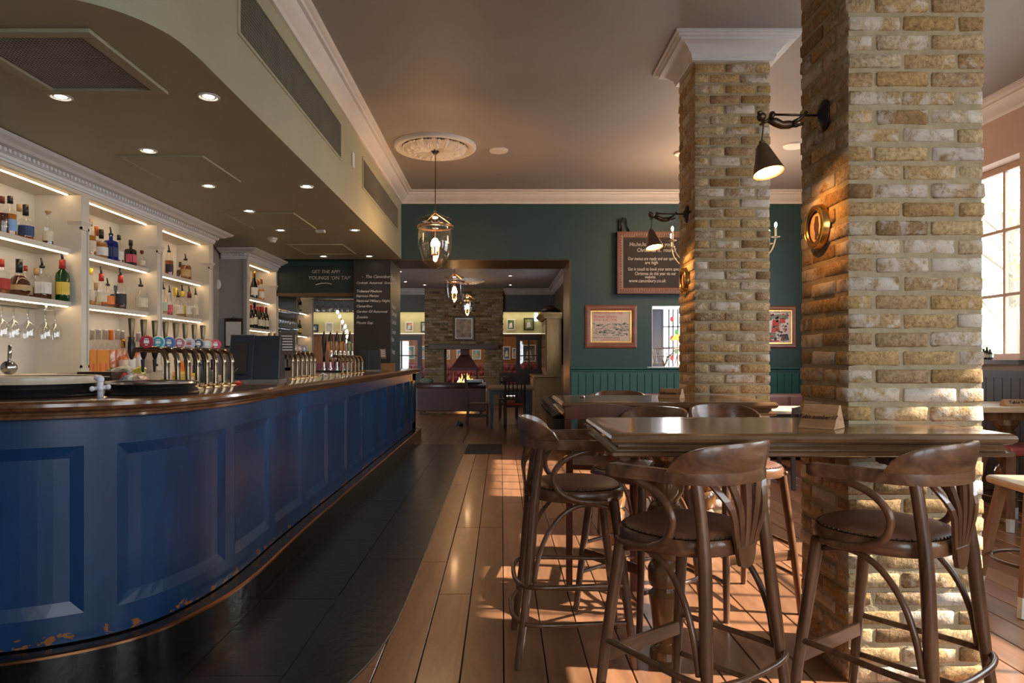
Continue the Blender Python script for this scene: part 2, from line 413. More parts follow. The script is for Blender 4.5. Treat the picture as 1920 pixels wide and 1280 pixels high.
# lintel lining and jamb of the wide opening
MB().box(-1.54, .963, WY+.01, WY2-.01, SOFZ-.014, SOFZ+.0).build('trim_lintel', wood('dark brown lining', (.04, .022, .012), (.09, .05, .025), .4, 0), kind='structure')
MB().box(.945, .964, WY+.0, WY2, 0, SOFZ-.014).build('trim_jamb', wood('brown jamb lining', (.06, .032, .018), (.13, .075, .04), .35, 2), kind='structure')
struct('wall_left', MB().box(LX-.15, LX, NY, 11.9, 0, CZ), paint('grey back wall', (.30, .285, .27), .6))
# windows
M_wframe = paint('pinkish brown window frame', (.42, .28, .215), .45, var=.05)
wn = [0]
def window(axis, p_in, p_out, u0, u1, z0, z1, nu, nz, mat=M_wframe, glass=True, d=.04):
    """sash in an opening; p_in is the room side plane, p_out the outer one"""
    wn[0] += 1; pm = (p_in+p_out)/2; mb = MB()
    def bx(m, a, b, c, e, t=d):
        if axis == 'x': m.box(a, b, pm-t/2, pm+t/2, c, e)
        else: m.box(pm-t/2, pm+t/2, a, b, c, e)
    fw = .055
    bx(mb, u0, u0+fw, z0, z1); bx(mb, u1-fw, u1, z0, z1); bx(mb, u0+fw, u1-fw, z0, z0+fw); bx(mb, u0+fw, u1-fw, z1-fw, z1)
    fr = struct('window_%d' % wn[0], mb, mat)
    for i in range(1, nu):
        u = u0+(u1-u0)*i/nu; m = MB(); bx(m, u-.014, u+.014, z0+fw, z1-fw, .03); m.build('glazing_bar', mat, fr)
    for i in range(1, nz):
        z = z0+(z1-z0)*i/nz; m = MB(); bx(m, u0+fw, u1-fw, z-.014, z+.014, .028); m.build('glazing_bar', mat, fr)
    if glass:
        m = MB(); bx(m, u0+fw, u1-fw, z0+fw, z1-fw, .006); m.build('pane', M_glass, fr)
    lx = abs(u1-u0); lz = z1-z0; cu, cz = (u0+u1)/2, (z0+z1)/2
    if axis == 'x': light('AREA', (cu, p_out+(.03 if p_out > p_in else -.03), cz), 1, size=lx, sy=lz, rot=(PI/2 if p_out < p_in else -PI/2, 0, 0), portal=True, name='window_daylight')
    else: light('AREA', (p_out+(.03 if p_out > p_in else -.03), cu, cz), 1, size=lz, sy=lx, rot=(0, PI/2 if p_out > p_in else -PI/2, 0), portal=True, name='window_daylight')
    return fr
RW = [(5.86, 8.3, 1.30, 3.08), (2.12, 4.6, 1.30, 3.08), (-1.6, .9, 1.0, 3.08)]
struct('wall_right', wall_mb(MB(), 'y', RX, RX+.28, NY, WY, 0, CZ, [h for h in RW]), M_plaster)
for (a, b, c, e) in RW:
    window('y', RX+.12, RX+.24, a, b, c, e, 6 if b < 5.5 else 6, 3)
    MB().box(RX-.10, RX+.12, a-.12, b+.06, c-.04, c-.002).build('trim_window_board', paint('dark grey sill', (.10, .10, .11), .25), kind='structure')
BW = [(.3, 1.9, .9, 3.1), (2.3, 4.1, .9, 3.1)]
struct('wall_near', wall_mb(MB(), 'x', NY-.25, NY, LX, RX, 0, CZ, BW), M_plaster)
for (a, b, c, e) in BW: window('x', NY-.1, NY-.22, a, b, c, e, 3, 4)
# dado boarding: green under the poster wall, near black under the windows
M_dado = paint('teal boarding', (.012, .085, .082), .4, var=.06, scale=3)
db = struct('wall_dado_far', MB().box(.963, RX, WY-.012, WY, .12, 1.13), M_dado)
def tboard(x, y, wd, h, parent, m, ax='x', zb=.12):
    mb = MB(); t = .010; b = .005
    if ax == 'x': mb.add([(x, y, zb), (x+b, y-t, zb), (x+wd-b, y-t, zb), (x+wd, y, zb), (x, y, h), (x+b, y-t, h), (x+wd-b, y-t, h), (x+wd, y, h)], [(0, 1, 5, 4), (1, 2, 6, 5), (2, 3, 7, 6), (4, 5, 6, 7), (0, 3, 2, 1), (0, 4, 7, 3)])
    else: mb.add([(y, x, zb), (y-t, x+b, zb), (y-t, x+wd-b, zb), (y, x+wd, zb), (y, x, h), (y-t, x+b, h), (y-t, x+wd-b, h), (y, x+wd, h)], [(0, 1, 5, 4), (1, 2, 6, 5), (2, 3, 7, 6), (4, 5, 6, 7), (0, 3, 2, 1), (0, 4, 7, 3)])
    mb.build('panel_board', m, parent)
x = .965
while x < RX-.05: tboard(x, WY-.012, .102, 1.11, db, M_dado); x += .102
RAIL = [(0, 1.10), (.022, 1.10), (.022, 1.125), (.034, 1.13), (.034, 1.15), (.05, 1.16), (.06, 1.17), (.06, 1.185), (0, 1.185)]
struct('trim_dado_rail_far', MB().sweep([(.963, WY), (RX, WY)], RAIL), M_dado)
struct('baseboard_far', MB().box(.963, RX, WY-.03, WY, 0, .14), M_dado)
M_dado2 = paint('blackish brown boarding', (.035, .028, .026), .4)
db2 = struct('wall_dado_right', MB().box(RX-.012, RX, NY, WY, .12, 1.2), M_dado2)
y = 4.3
while y < 8.6: tboard(y, RX-.012, .102, 1.15, db2, M_dado2, 'y'); y += .102
struct('baseboard_right', MB().box(RX-.03, RX, NY, WY-.03, 0, .14), M_dado2)
struct('trim_dado_rail_right', MB().box(RX-.035, RX, NY, WY-.06, 1.14, 1.2), M_dado2)
# ---- far room shell
M_fceil = paint('dim far ceiling', (.30, .27, .27), .6)
FC = 3.3; FY = 19.5; EY = 24.2
struct('ceiling_beyond', MB().box(-7.2, 1.7, WY2, 24.4, FC, FC+.1), M_fceil)
M_brownwall = paint('tobacco brown wall', (.085, .06, .035), .5)
FRW = [(15.6, 16.4, 1.35, 2.55)]
struct('wall_beyond_right', wall_mb(MB(), 'y', 1.5, 1.7, WY2, EY, 0, FC, FRW), M_brownwall)
window('y', 1.58, 1.68, *FRW[0], 2, 3)
struct('wall_beyond_left', MB().box(-7.2, -7, 11.9, EY, 0, FC), M_brownwall)
struct('wall_header', MB().box(-7, -2.19, FY, FY+.35, 2.66, FC).box(.045, 1.5, FY, FY+.35, 2.66, FC), paint('dark header', (.05, .045, .038), .6))
struct('trim_cornice_beyond', MB().sweep([(-2.18, FY), (-7, FY)][::-1], corn(FC)).sweep([(.045, FY), (1.5, FY), (1.5, WY2)], corn(FC)), paint('dim cornice', (.34, .29, .26), .6), ang=35)
M_cream = paint('cream picture wall', (.50, .47, .30), .6, var=.05)
M_panel = wood('orange wood panelling', (.22, .085, .028), (.34, .15, .05), .4, 2, 1.5, 0, .05, (.42, .2, .07))
we = struct('wall_end', MB().box(-7.2, 1.7, EY, EY+.2, 0, FC), M_cream)
wp = struct('wall_end_panelling', MB().box(-7, 1.5, EY-.03, EY, 0, 2.15), M_panel)
x = -6.98
while x < 1.4:
    MB().box(x+.004, x+.196, EY-.045, EY-.03, .4, 2.1).build('panel_board', M_panel, wp); x += .2
struct('trim_picture_shelf', MB().box(-7, 1.5, EY-.12, EY, 2.13, 2.18), wood('brown shelf', (.16, .07, .03), (.22, .1, .05), .4, 0))
for (a, b) in ((-6.9, 1.4),):
    MB().box(a, b, EY-.11, EY-.08, 2.18, 2.195).build('led_strip', emit('far led', (1, .85, .55), 1.6), None, label='thin warm LED strip along the wood shelf under the framed pictures at the far end', cat='light strip')
    MB().box(a, b, EY-.10, EY-.07, 2.96, 2.975).build('led_strip', emit('far led', (1, .85, .55), 1.6), None, label='thin warm LED strip at the top of the cream wall at the far end', cat='light strip')
struct('trim_cove', MB().box(-7, 1.5, EY-.12, EY, 2.98, FC), M_brownwall)
light('AREA', (-2.5, EY-.25, 2.9), 14, (1, .85, .5), size=8.5, sy=.1, rot=(math.radians(25), 0, 0), name='far_cove_light')
# ---- painted pier that carries the soffit at the far end of the bar
M_pier = paint('chalkboard paint', (.013, .010, .008), .5, var=.3, scale=3)
pier = struct('wall_pier', MB().box(-2.05, -1.54, WY, WY2, 0, SOFZ), M_pier)
for s, px, py, sz in (('-  The Canonbury  -', 678, 521, .058), ("Cocktail  Autumnal  Guest", 668, 532, .046), ('Ticketed Medium', 668, 548, .05), ('Espresso Martini', 668, 556.5, .046), ('National Military Night', 668, 566, .05), ('Camarilleo', 668, 576, .05), ('Garden Of Autumnal', 668, 586, .05), ('Zombie', 668, 596.5, .05), ('Mount Gay.', 668, 607, .05)):
    p = at(px, py, WY); text(s, M_chalk, pier, (p.x, WY-.002, p.z), sz, shear=.25, name='chalk_lettering')
for s, z, sz in (('Sparkling', 2.42, .11), ('Prosecco', 2.02, .10), ('Champagne', 1.92, .10), ('Cava Brut', 1.80, .10), ('Cremant', 1.66, .1), ('Rose', 1.55, .1), ('Vintage', 1.38, .1)):
    text(s, M_chalk, pier, (-1.539, WY+.1, z), sz, rot=(PI/2, 0, PI/2), shear=.25, name='chalk_lettering')
fb = bpy.data.objects['wall_fascia']
for s, px, py, sz in (('GET THE APP!', 584, 512, .066), ("YOUNGS 'ON TAP'", 578, 524, .072)):
    p = at(px, py, WY+.27); text(s, M_chalk, fb, (p.x, WY+.268, p.z), sz, shear=.1, name='chalk_lettering')
p = at(592, 531, WY+.27); MB().tube([(p.x, WY+.266, p.z-.02), (p.x+.08, WY+.266, p.z), (p.x+.16, WY+.266, p.z+.002), (p.x+.23, WY+.266, p.z-.01)], .006, 6).build('chalk_lettering', M_chalk, fb)
# ground outside, seen through the windows
struct('ground', MB().box(RX+.3, 40, -20, 40, -.4, -.3).box(-30, RX+.3, -40, NY-.3, -.4, -.3), paint('pale paving', (.45, .44, .42), .9))
# ================================================================ BAR COUNTER
def m_blue():
    m, nt, b = _new('navy bar paint')
    mp = coords(nt, (1, 1, .35), rand=False)
    n = noise_t(nt, mp, 3.0, 5, .6, .4)
    r = ramp(nt, [(.3, (.003, .024, .078)), (.55, (.005, .045, .135)), (.75, (.009, .064, .175))])
    nt.links.new(n.outputs[0], r.inputs[0])
    # chips of bare orange wood low down, where shoes knock the paint off
    mc = coords(nt, (1, 1, 1.6), rand=False); n2 = noise_t(nt, mc, 15, 5, .65, .2); n3 = noise_t(nt, mc, 1.8, 2)
    tc = N(nt, 'ShaderNodeTexCoord'); sx = N(nt, 'ShaderNodeSeparateXYZ'); nt.links.new(tc.outputs['Object'], sx.inputs[0])
    mr = N(nt, 'ShaderNodeMapRange'); mr.inputs[1].default_value = .18; mr.inputs[2].default_value = .33; mr.inputs[3].default_value = .06; mr.inputs[4].default_value = -.35
    nt.links.new(sx.outputs[2], mr.inputs[0])
    a = N(nt, 'ShaderNodeMath', operation='ADD'); nt.links.new(n2.outputs[0], a.inputs[0]); nt.links.new(mr.outputs[0], a.inputs[1])
    a2 = N(nt, 'ShaderNodeMath', operation='MULTIPLY_ADD'); a2.inputs[1].default_value = .35; nt.links.new(n3.outputs[0], a2.inputs[0]); nt.links.new(a.outputs[0], a2.inputs[2])
    rc = ramp(nt, [(.800, (0, 0, 0)), (.815, (1, 1, 1))]); nt.links.new(a2.outputs[0], rc.inputs[0])
    x = N(nt, 'ShaderNodeMix', data_type='RGBA'); nt.links.new(rc.outputs[0], x.inputs[0]); nt.links.new(r.outputs[0], x.inputs[6]); x.inputs[7].default_value = (.30, .11, .03, 1)
    nt.links.new(x.outputs[2], b.inputs['Base Color'])
    b.inputs['Roughness'].default_value = .33; b.inputs['Coat Weight'].default_value = .12; b.inputs['Coat Roughness'].default_value = .2
    n4 = noise_t(nt, coords(nt, (1, 1, .12), rand=False), 22, 4, .6); bump(nt, b, n4.outputs[0], .22, .004)
    return m
M_blue = m_blue()
ctrl = [(-1.43, 11.4), (-1.43, 9), (-1.43, 7), (-1.43, 5.4), (-1.425, 4.4), (-1.41, 3.65), (-1.455, 3.2), (-1.60, 2.87), (-1.95, 2.66), (-2.45, 2.56), (-3.5, 2.55)]
bp = [Vector((p[0], p[1], 0)) for p in [tuple(q) for q in catmull([(a, b, 0) for a, b in ctrl], 14)]]
bp = bp[::-1]                       # from the left wall round the corner to the far end: the room lies on the right hand
cum = [0]
for i in range(1, len(bp)): cum.append(cum[-1]+(bp[i]-bp[i-1]).length)
def on(t):
    for i in range(1, len(bp)):
        if cum[i] >= t:
            k = (t-cum[i-1])/(cum[i]-cum[i-1]); p = bp[i-1].lerp(bp[i], k); break
    else: p = bp[-1]
    def dirn(u):
        for i in range(1, len(bp)):
            if cum[i] >= u: return (bp[i]-bp[i-1]).normalized()
        return (bp[-1]-bp[-2]).normalized()
    d = (dirn(max(.001, t-.04))+dirn(min(cum[-1], t+.04))).normalized()
    return p, Vector((d.y, -d.x, 0))
def t_of(y):
    for i in range(1, len(bp)):
        if bp[i].y > y and bp[i].x > -1.7: return cum[i-1]+(y-bp[i-1].y)/(bp[i].y-bp[i-1].y)*(cum[i]-cum[i-1])
def pth(a, b, st=.05):
    n = max(1, int(round((b-a)/st))); return [on(a+(b-a)*i/n)[0].to_2d() for i in range(n+1)]
TE = cum[-1]
bar = thing('bar_counter', 'long navy blue panelled bar counter with polished oak top and black kick step', 'bar', (0, 0, 0))
full = pth(0, TE, .06)
BT = 1.145
MB().sweep(full, [(-.30, .16), (-.022, .16), (-.022, 1.08), (-.30, 1.08)]).build('body', M_blue, bar, ang=30)
MB().sweep(full, [(-.02, .165), (.0, .165), (.0, .275), (-.02, .275)]).build('bottom_rail', M_blue, bar, ang=30)
MB().sweep(full, [(-.02, .955), (.0, .955), (.0, 1.075), (-.02, 1.075)]).build('top_rail', M_blue, bar, ang=30)
# panels: recessed fields with a sloping mitred border
pans = []
t2a, t2b = t_of(2.86), t_of(3.50)
pans.append((t2a, t2b))
for a, b in ((3.61, 4.19), (4.29, 4.90), (4.99, 5.63), (5.73, 6.33), (6.43, 7.04), (7.14, 7.76), (7.86, 8.48), (8.58, 9.2), (9.3, 9.92), (10.02, 10.64), (10.74, 11.3)): pans.append((t_of(a), t_of(b)))
t = t2a-.12
while t > .7: pans.insert(0, (t-.66, t)); t -= .78
z0, z1 = .275, .955
prev = 0
for a, b in pans:
    if a-prev > .02: MB().sweep(pth(prev, a, .04), [(-.02, z0), (0, z0), (0, z1), (-.02, z1)]).build('stile', M_blue, bar, ang=30)
    prev = b
    bw = .05; dep = -.021; mb = MB(); n = 10
    outer = [a+(b-a)*i/n for i in range(n+1)]; inner = [a+bw+(b-a-2*bw)*i/n for i in range(n+1)]
    def P(t, off, z): p, nn = on(t); q = p+nn*off; return (q.x, q.y, z)
    vs = []; 
    for i in range(n+1): vs += [P(outer[i], -.001, z0), P(inner[i], dep+.004, z0+bw), P(inner[i], dep+.004, z1-bw), P(outer[i], -.001, z1)]
    fs = []
    for i in range(n):
        for k in range(3): fs.append((4*i+k, 4*i+4+k, 4*i+5+k, 4*i+1+k))
    fs.append((0, 1, 2, 3)); e = 4*n; fs.append((e, e+3, e+2, e+1))
    mb.add(vs, fs)
    mb.build('panel', M_blue, bar)
MB().sweep(pth(prev, TE, .04), [(-.02, z0), (0, z0), (0, z1), (-.02, z1)]).build('stile', M_blue, bar, ang=30)
# counter top with a stepped nosing
NOSE = [(-.62, 1.10), (.03, 1.068), (.045, 1.068), (.058, 1.074), (.06, 1.084), (.05, 1.09), (.052, 1.096), (.072, 1.10), (.086, 1.108), (.092, 1.12), (.09, 1.133), (.078, 1.142), (.06, BT), (-.62, BT)]
MB().sweep(full, NOSE).build('countertop', M_bartop, bar, ang=25)
MB().box(-1.95, -1.43, 11.0, 11.4, .0, 1.07).build('end_panel', M_blue, bar)
# kick step: black worn plinth with a copper edge
M_plinth = paint('scuffed black plinth', (.010, .008, .007), .15, var=.5, scale=9, bmp=.3, bscale=9)
MB().sweep(full, [(-.28, 0), (.095, 0), (.095, .15), (.10, .155), (-.28, .165)]).build('kick_step', M_plinth, bar, ang=30)
MB().sweep(full, [(.092, .150), (.103, .150), (.103, .160), (.092, .164)]).build('copper_edge', paint('copper edge strip', (.55, .24, .10), .25, 1), bar, ang=30)
# the bar's back shelf below the taps, inside
MB().box(-2.3, -1.75, 3.4, 11.3, .86, .90).build('inner_shelf', M_steel, bar)

ORD = ['leftmost', 'second', 'third', 'fourth', 'fifth', 'sixth', 'seventh', 'eighth', 'ninth', 'tenth', 'eleventh', 'twelfth', 'thirteenth', 'fourteenth']
# ================================================================ BACK BAR SHELVING
def shelf_unit(name, label, y0, y1, bays, xf, xb, zshelves, side_panel=False):
    u = thing(name, label, 'shelving', (0, 0, 0))
    HB = 2.535
    MB().box(xb-.02, xb, y0, y1, 1.0, 2.62).build('back_panel', M_bbar, u)
    # boards grooves on the back
    MB().box(xb, xf, y0, y1, HB, HB+.03).build('head_board', M_bbar, u)
    xs = xf+.07
    MB().box(xf-.016, xs-.001, y0, y1, HB, 2.615).build('frieze', M_bbar, u)
    MB().box(xb, xf, y0, y1, 1.12, 1.17).build('base_shelf', M_bbar, u)
    for (a, b) in bays:      # a..b is the clear opening
        for z in zshelves:
            MB().box(xb, xf-.005, a, b, z-.035, z).build('shelf', M_bbar, u)
            MB().box(xf-.030, xf-.018, a+.02, b-.02, z-.0425, z-.035).build('led_strip', M_led, u)
        MB().box(xf-.030, xf-.018, a+.02, b-.02, HB-.0075, HB).build('led_strip', M_led, u)
    # pilasters with cap, sunk panel and base block
    edges = [(y0-.0, bays[0][0])]+[(bays[i][1], bays[i+1][0]) for i in range(len(bays)-1)]+[(bays[-1][1], y1)]
    for (a, b) in edges:
        if b-a < .02: continue
        m = MB(); m.box(xb, xs-.012, a, b, 1.0, HB+.05)
        m.box(xs-.012, xs, a, a+.015, 1.24, 2.30); m.box(xs-.012, xs, b-.015, b, 1.24, 2.30)
        m.box(xs-.012, xs, a, b, 2.28, HB+.05); m.box(xs-.012, xs, a, b, 1.0, 1.26)
        p = m.build('pilaster', M_bbar, u)
        MB().box(xf-.03, xs+.014, a-.014, b+.014, 2.335, 2.352).box(xf-.03, xs+.007, a-.007, b+.007, 2.32, 2.335).build('cap_moulding', M_bbar, p)
        MB().box(xf-.03, xs+.012, a-.012, b+.012, 1.20, 1.215).build('base_moulding', M_bbar, p)
    # crown: frieze, dentils, cornice returning at both ends
    CR = [(0, 2.56), (.012, 2.56), (.012, 2.575), (.02, 2.58), (.02, 2.60), (.035, 2.605), (.035, 2.63), (.09, 2.635), (.11, 2.65), (.15, 2.665), (.165, 2.68), (.165, 2.686), (0, 2.686)]
    pathc = [(xb, y0-.0), (xs, y0-.0), (xs, y1), (xb, y1)]
    MB().sweep(pathc, CR).build('crown', M_white, u)
    m = MB(); y = y0+.01
    while y < y1+.02:
        m.box(xs+.034, xs+.055, y, y+.022, 2.606, 2.630); y += .044
    if side_panel:
        x = xb+.02
        while x < xs: m.box(x, x+.022, y0-.055, y0-.034, 2.606, 2.630); x += .044
    d = m.build('dentils', M_white, u); d['kind'] = 'stuff'
    return u
XF, XB = -3.22, -3.50
B1 = (4.10, 5.12); B2 = (5.22, 6.25); B3 = (6.35, 7.36)
shelf_unit('back_bar_shelving', 'long cream back bar shelving of three bays with lit shelves and dentil cornice', 4.02, 7.46, [B1, B2, B3], XF, XB, (2.13, 1.735))
MB().box(-3.54, -3.13, 3.35, 7.46, 0, .97).box(-3.54, -3.10, 3.35, 7.46, .97, .999).build('back_counter', M_bbar, None, bevel=.004, label='low cream back counter below the lit bottle shelving', cat='counter')
u2 = shelf_unit('wine_shelving', 'narrow grey and cream wine shelving with crown standing beyond the clipboard panel', 8.60, 9.80, [(8.68, 9.70)], -3.27, -3.52, (2.115, 1.715), True)
M_greyp = paint('mid grey joinery paint', (.34, .33, .32), .5, var=.03)  # one plain grey for the side panel and the rack recess
MB().box(-3.66, -3.22, 8.58, 8.60, 1.0, 2.56).box(-3.66, -3.62, 8.566, 8.58, 1.0, 2.56).box(-3.24, -3.20, 8.566, 8.58, 1.0, 2.56).build('side_panel', M_greyp, u2)
MB().box(-3.54, -3.20, 7.475, 7.53, 1.0, 2.6).build('door_edge', paint('navy door edge', (.012, .018, .04), .3), None, label='dark blue door edge between the two runs of back bar shelving', cat='door')
MB().box(-3.54, -3.10, 8.6, 11.88, 0, .999).build('back_counter', M_bbar, None, bevel=.004, label='low cream counter under the wine shelving and glass racks', cat='counter')
u3 = shelf_unit('corner_shelving', 'small lit cream shelving at the far left corner past the glass racks', 10.85, 11.85, [(10.93, 11.75)], -3.33, -3.55, (2.10, 1.715))
# recess between units 2 and 3, with glass racks
struct('wall_rack_recess', MB().box(-3.56, -3.53, 9.72, 10.85, 1.0, 2.3), M_greyp)
M_goblet = clear('goblet glass', (.97, .98, .98), gloss=.5, rough=.03)
gl = MB().lathe([(.033, 0), (.033, .003), (.006, .008), (.004, .075), (.006, .085), (.03, .105), (.040, .14), (.036, .19)], 12, cap=False).mesh('wine_glass', M_goblet, True)
def hang_glass(x, y, z, label, group, sc=1):   # z = height of the foot, glass hangs bowl down
    return place('wine_glass', gl, None, (x, y, z), (PI, 0, 0), (sc, sc, sc), label=label, cat='glass', group=group)
for lvl, z in enumerate((2.03, 1.77)):
    rk = thing('glass_rack', '%s metal glass rack with hanging wine glasses left of the corner shelving' % ('upper', 'lower')[lvl], 'rack', (0, 0, 0))
    for x in (-3.42, -3.38, -3.29, -3.25): MB().tube([(x, 9.74, z), (x, 11.0, z)], .006, 6).build('rail', M_steel, rk)
    for y in (9.8, 10.8): MB().box(-3.53, -3.2, y, y+.012, z-.005, z+.02).build('bracket', M_steel, rk)
    for j in range(9):
        for i, x in enumerate((-3.40, -3.27)):
            hang_glass(x, 9.86+j*.12, z+.0085, '%s %s row glass hanging in the %s rack past the wine shelving' % (ORD[j], ('back', 'front')[i], ('upper', 'lower')[lvl]), 'glasses in the %s far rack' % ('upper', 'lower')[lvl])
# rack of five glasses under the second shelf of the nearest bay
rk = thing('glass_rack', 'thin metal glass rack under the second shelf of the nearest bay', 'rack', (0, 0, 0))
for x in (-3.352, -3.308): MB().tube([(x, 4.10, 1.663), (x, 5.02, 1.663)], .006, 6).build('rail', M_steel, rk)
[MB().box(-3.36, -3.30, y_, y_+.02, 1.66, 1.70).build('bracket', M_steel, rk) for y_ in (4.10, 4.94)]
names5 = ('leftmost', 'second', 'third', 'fourth', 'rightmost')
for i, px in enumerate((3, 25, 52, 85, 103)):
    X = -3.33; Y = F*X/(px-VX); hang_glass(X, Y, 1.672, '%s of the five big wine glasses hanging under the nearest bay shelf' % names5[i], 'wine glasses under the near shelf', 1.15)
for k in range(4):
    place('wine_glass', gl, None, (-3.36, 4.12+.11*k, 1.17), (0, 0, 0), (1.1, 1.1, 1.1), label='upright stemmed glass on the nearest bay bottom shelf, %s from the left' % ('first', 'second', 'third', 'fourth')[k], cat='glass', group='upright glasses at the far left')
# ================================================================ BOTTLES
def bprof(kind):
    P = {'spirit': [(.0, 0), (.135, 0), (.14, .02), (.14, .55), (.125, .62), (.05, .70), (.045, .90), (.05, .92)],
         'wine': [(.0, 0), (.115, 0), (.12, .02), (.12, .56), (.10, .64), (.05, .74), (.043, .96), (.046, .98)],
         'champ': [(.0, 0), (.13, 0), (.135, .02), (.135, .42), (.11, .52), (.06, .68), (.045, .90), (.05, .96)],
         'round': [(.0, 0), (.18, 0), (.25, .08), (.28, .22), (.25, .40), (.12, .56), (.07, .66), (.065, .74)],
         'dumpy': [(.0, 0), (.19, 0), (.20, .02), (.20, .48), (.16, .56), (.06, .64), (.055, .78), (.06, .80)],
         'square': [(.0, 0), (.16, 0), (.17, .02), (.17, .58), (.15, .64), (.055, .68), (.05, .86), (.055, .88)],
         'slim': [(.0, 0), (.095, 0), (.10, .02), (.10, .55), (.085, .64), (.045, .74), (.04, .92), (.045, .94)]}
    return P[kind]
BM = {}
def bmesh_parts(kind):
    if kind in BM: return BM[kind]
    P = bprof(kind); n = 4 if kind == 'square' else 14; q = {}
    def lat(pr, rot=0):
        m = MB(); k = 8 if kind == 'square' else n
        vs = []
        for r, z in pr:
            for i in range(16):
                a = 2*PI*i/16
                if kind == 'square' and z < .66 and r > .06:
                    c, s_ = math.cos(a), math.sin(a); e = (abs(c)**6+abs(s_)**6)**(-1/6); rr = r*e
                else: rr = r
                vs.append((rr*math.cos(a), rr*math.sin(a), z))
        fs = [(i*16+j, i*16+(j+1) % 16, (i+1)*16+(j+1) % 16, (i+1)*16+j) for i in range(len(pr)-1) for j in range(16)]
        fs.append(tuple((len(pr)-1)*16+j for j in range(16)))
        m.add(vs, fs); return m
    q['glass'] = lat(P).mesh('bottle_glass', M_glass, kind != 'square')
    for lv in (.3, .5, .9):
        body = [p for p in P[1:] if p[1] <= .66]; top = lv*.62; pr = [(.0, .012)]
        for i in range(len(body)):
            r, z = body[i]
            if z <= top: pr.append((r*.94, max(z, .012)))
            else:
                r0, zz = body[i-1]; k = (top-zz)/(z-zz); pr.append(((r0+(r-r0)*k)*.94, top)); break
        q['liquid%s' % lv] = lat(pr).mesh('liquid', M_glass, True)
    R0 = P[2][0] if kind not in ('round',) else .27
    lz0, lz1 = {'round': (.16, .30), 'dumpy': (.12, .40), 'square': (.15, .45)}.get(kind, (.14, .42))
    vs = []; fs = []; K = 9
    for i in range(K):
        a = math.radians(-40 + (-75 + 150*i/(K-1)) ); rr = R0*1.02
        if kind == 'square':
            c, s_ = math.cos(a), math.sin(a); rr = R0*1.02*(abs(c)**6+abs(s_)**6)**(-1/6)
        if kind == 'round': rr = .29
        vs += [(rr*math.cos(a), rr*math.sin(a), lz0), (rr*math.cos(a), rr*math.sin(a), lz1)]
    fs = [(2*i, 2*i+2, 2*i+3, 2*i+1) for i in range(K-1)]
    q['label'] = MB().add(vs, fs).mesh('label', M_paper)
    rt, zt = P[-1]
    q['cap'] = MB().lathe([(rt*1.25, zt-.10), (rt*1.25, 1.0)], 12).mesh('cap', M_black, True)
    q['stopper'] = MB().lathe([(rt*.9, zt-.02), (rt*1.0, zt+.02), (rt*1.7, zt+.05), (rt*1.7, 1.0)], 12).mesh('stopper', M_black, True)
    q['pourer'] = MB().lathe([(rt*1.1, zt-.06), (rt*1.2, zt), (rt*.5, zt+.02)], 10).tube([(0, 0, zt), (.0, -.01, zt+.10), (-.01, -.03, zt+.20)], [.03, .025, .02], 8).mesh('pourer', M_black, True)
    q['neck_sleeve'] = MB().lathe([(rt*1.35, zt-.20), (rt*1.22, zt-.06), (rt*1.22, zt-.005)], 12).mesh('neck_sleeve', M_black, True)
    q['foil'] = MB().lathe([(rt*1.12, zt-.20), (rt*1.10, zt-.01), (rt*1.25, zt), (rt*1.2, 1.0)], 12).mesh('foil', M_gold, True)
    BM[kind] = q; return q
COL = {'amber': (.55, .20, .035), 'gold': (.75, .42, .08), 'brown': (.25, .065, .015), 'rose': (.95, .40, .17), 'orange': (1, .42, .08), 'pink': (.8, .12, .2), 'clear': None}
GL = {'clear': M_glass, 'green': clear('green bottle glass', (.05, .30, .08), body=.35, bodycol=(.02, .20, .04)), 'dark': clear('dark wine glass', (.02, .03, .015), body=.8, bodycol=(.012, .016, .010)),
      'black': paint('black bottle', (.012, .011, .010), .12, coat=.5), 'blue': clear('cobalt glass', (.03, .08, .6), body=.55, bodycol=(.015, .05, .42)), 'olive': clear('olive glass', (.12, .14, .03), body=.7, bodycol=(.06, .07, .015))}
def liq(c): return clear('liquid '+c, COL[c], gloss=.1, body=.8 if c in ('rose', 'orange') else .5, bodycol=COL[c])
def lab(c): return {'cream': paint('cream label', (.66, .60, .46), .7), 'white': paint('white label', (.74, .73, .70), .7), 'navy': paint('navy label', (.03, .06, .16), .6), 'blackl': paint('black label', (.02, .018, .02), .6),
    'red': paint('red label', (.45, .04, .03), .6), 'orangel': paint('orange label', (.8, .22, .04), .6), 'yellow': paint('yellow label', (.75, .55, .08), .6), 'pinkl': paint('pink label', (.62, .10, .15), .6), 'bluel': paint('blue label', (.25, .45, .75), .6), 'tealg': paint('sea green label', (.4, .55, .42), .6), 'tan': paint('tan label', (.5, .35, .16), .7)}[c]
CAPC = {'black': M_black, 'red': paint('red cap', (.42, .03, .025), .4), 'orange': paint('orange cap', (.75, .20, .04), .4), 'yellow': paint('yellow cap', (.8, .6, .05), .4), 'cork': paint('cork', (.5, .32, .15), .8), 'gold': M_gold, 'copper': paint('copper foil', (.75, .30, .12), .3, .8), 'silver': paint('silver foil', (.7, .68, .68), .35, .7), 'maroon': paint('maroon cap', (.15, .02, .02), .4)}
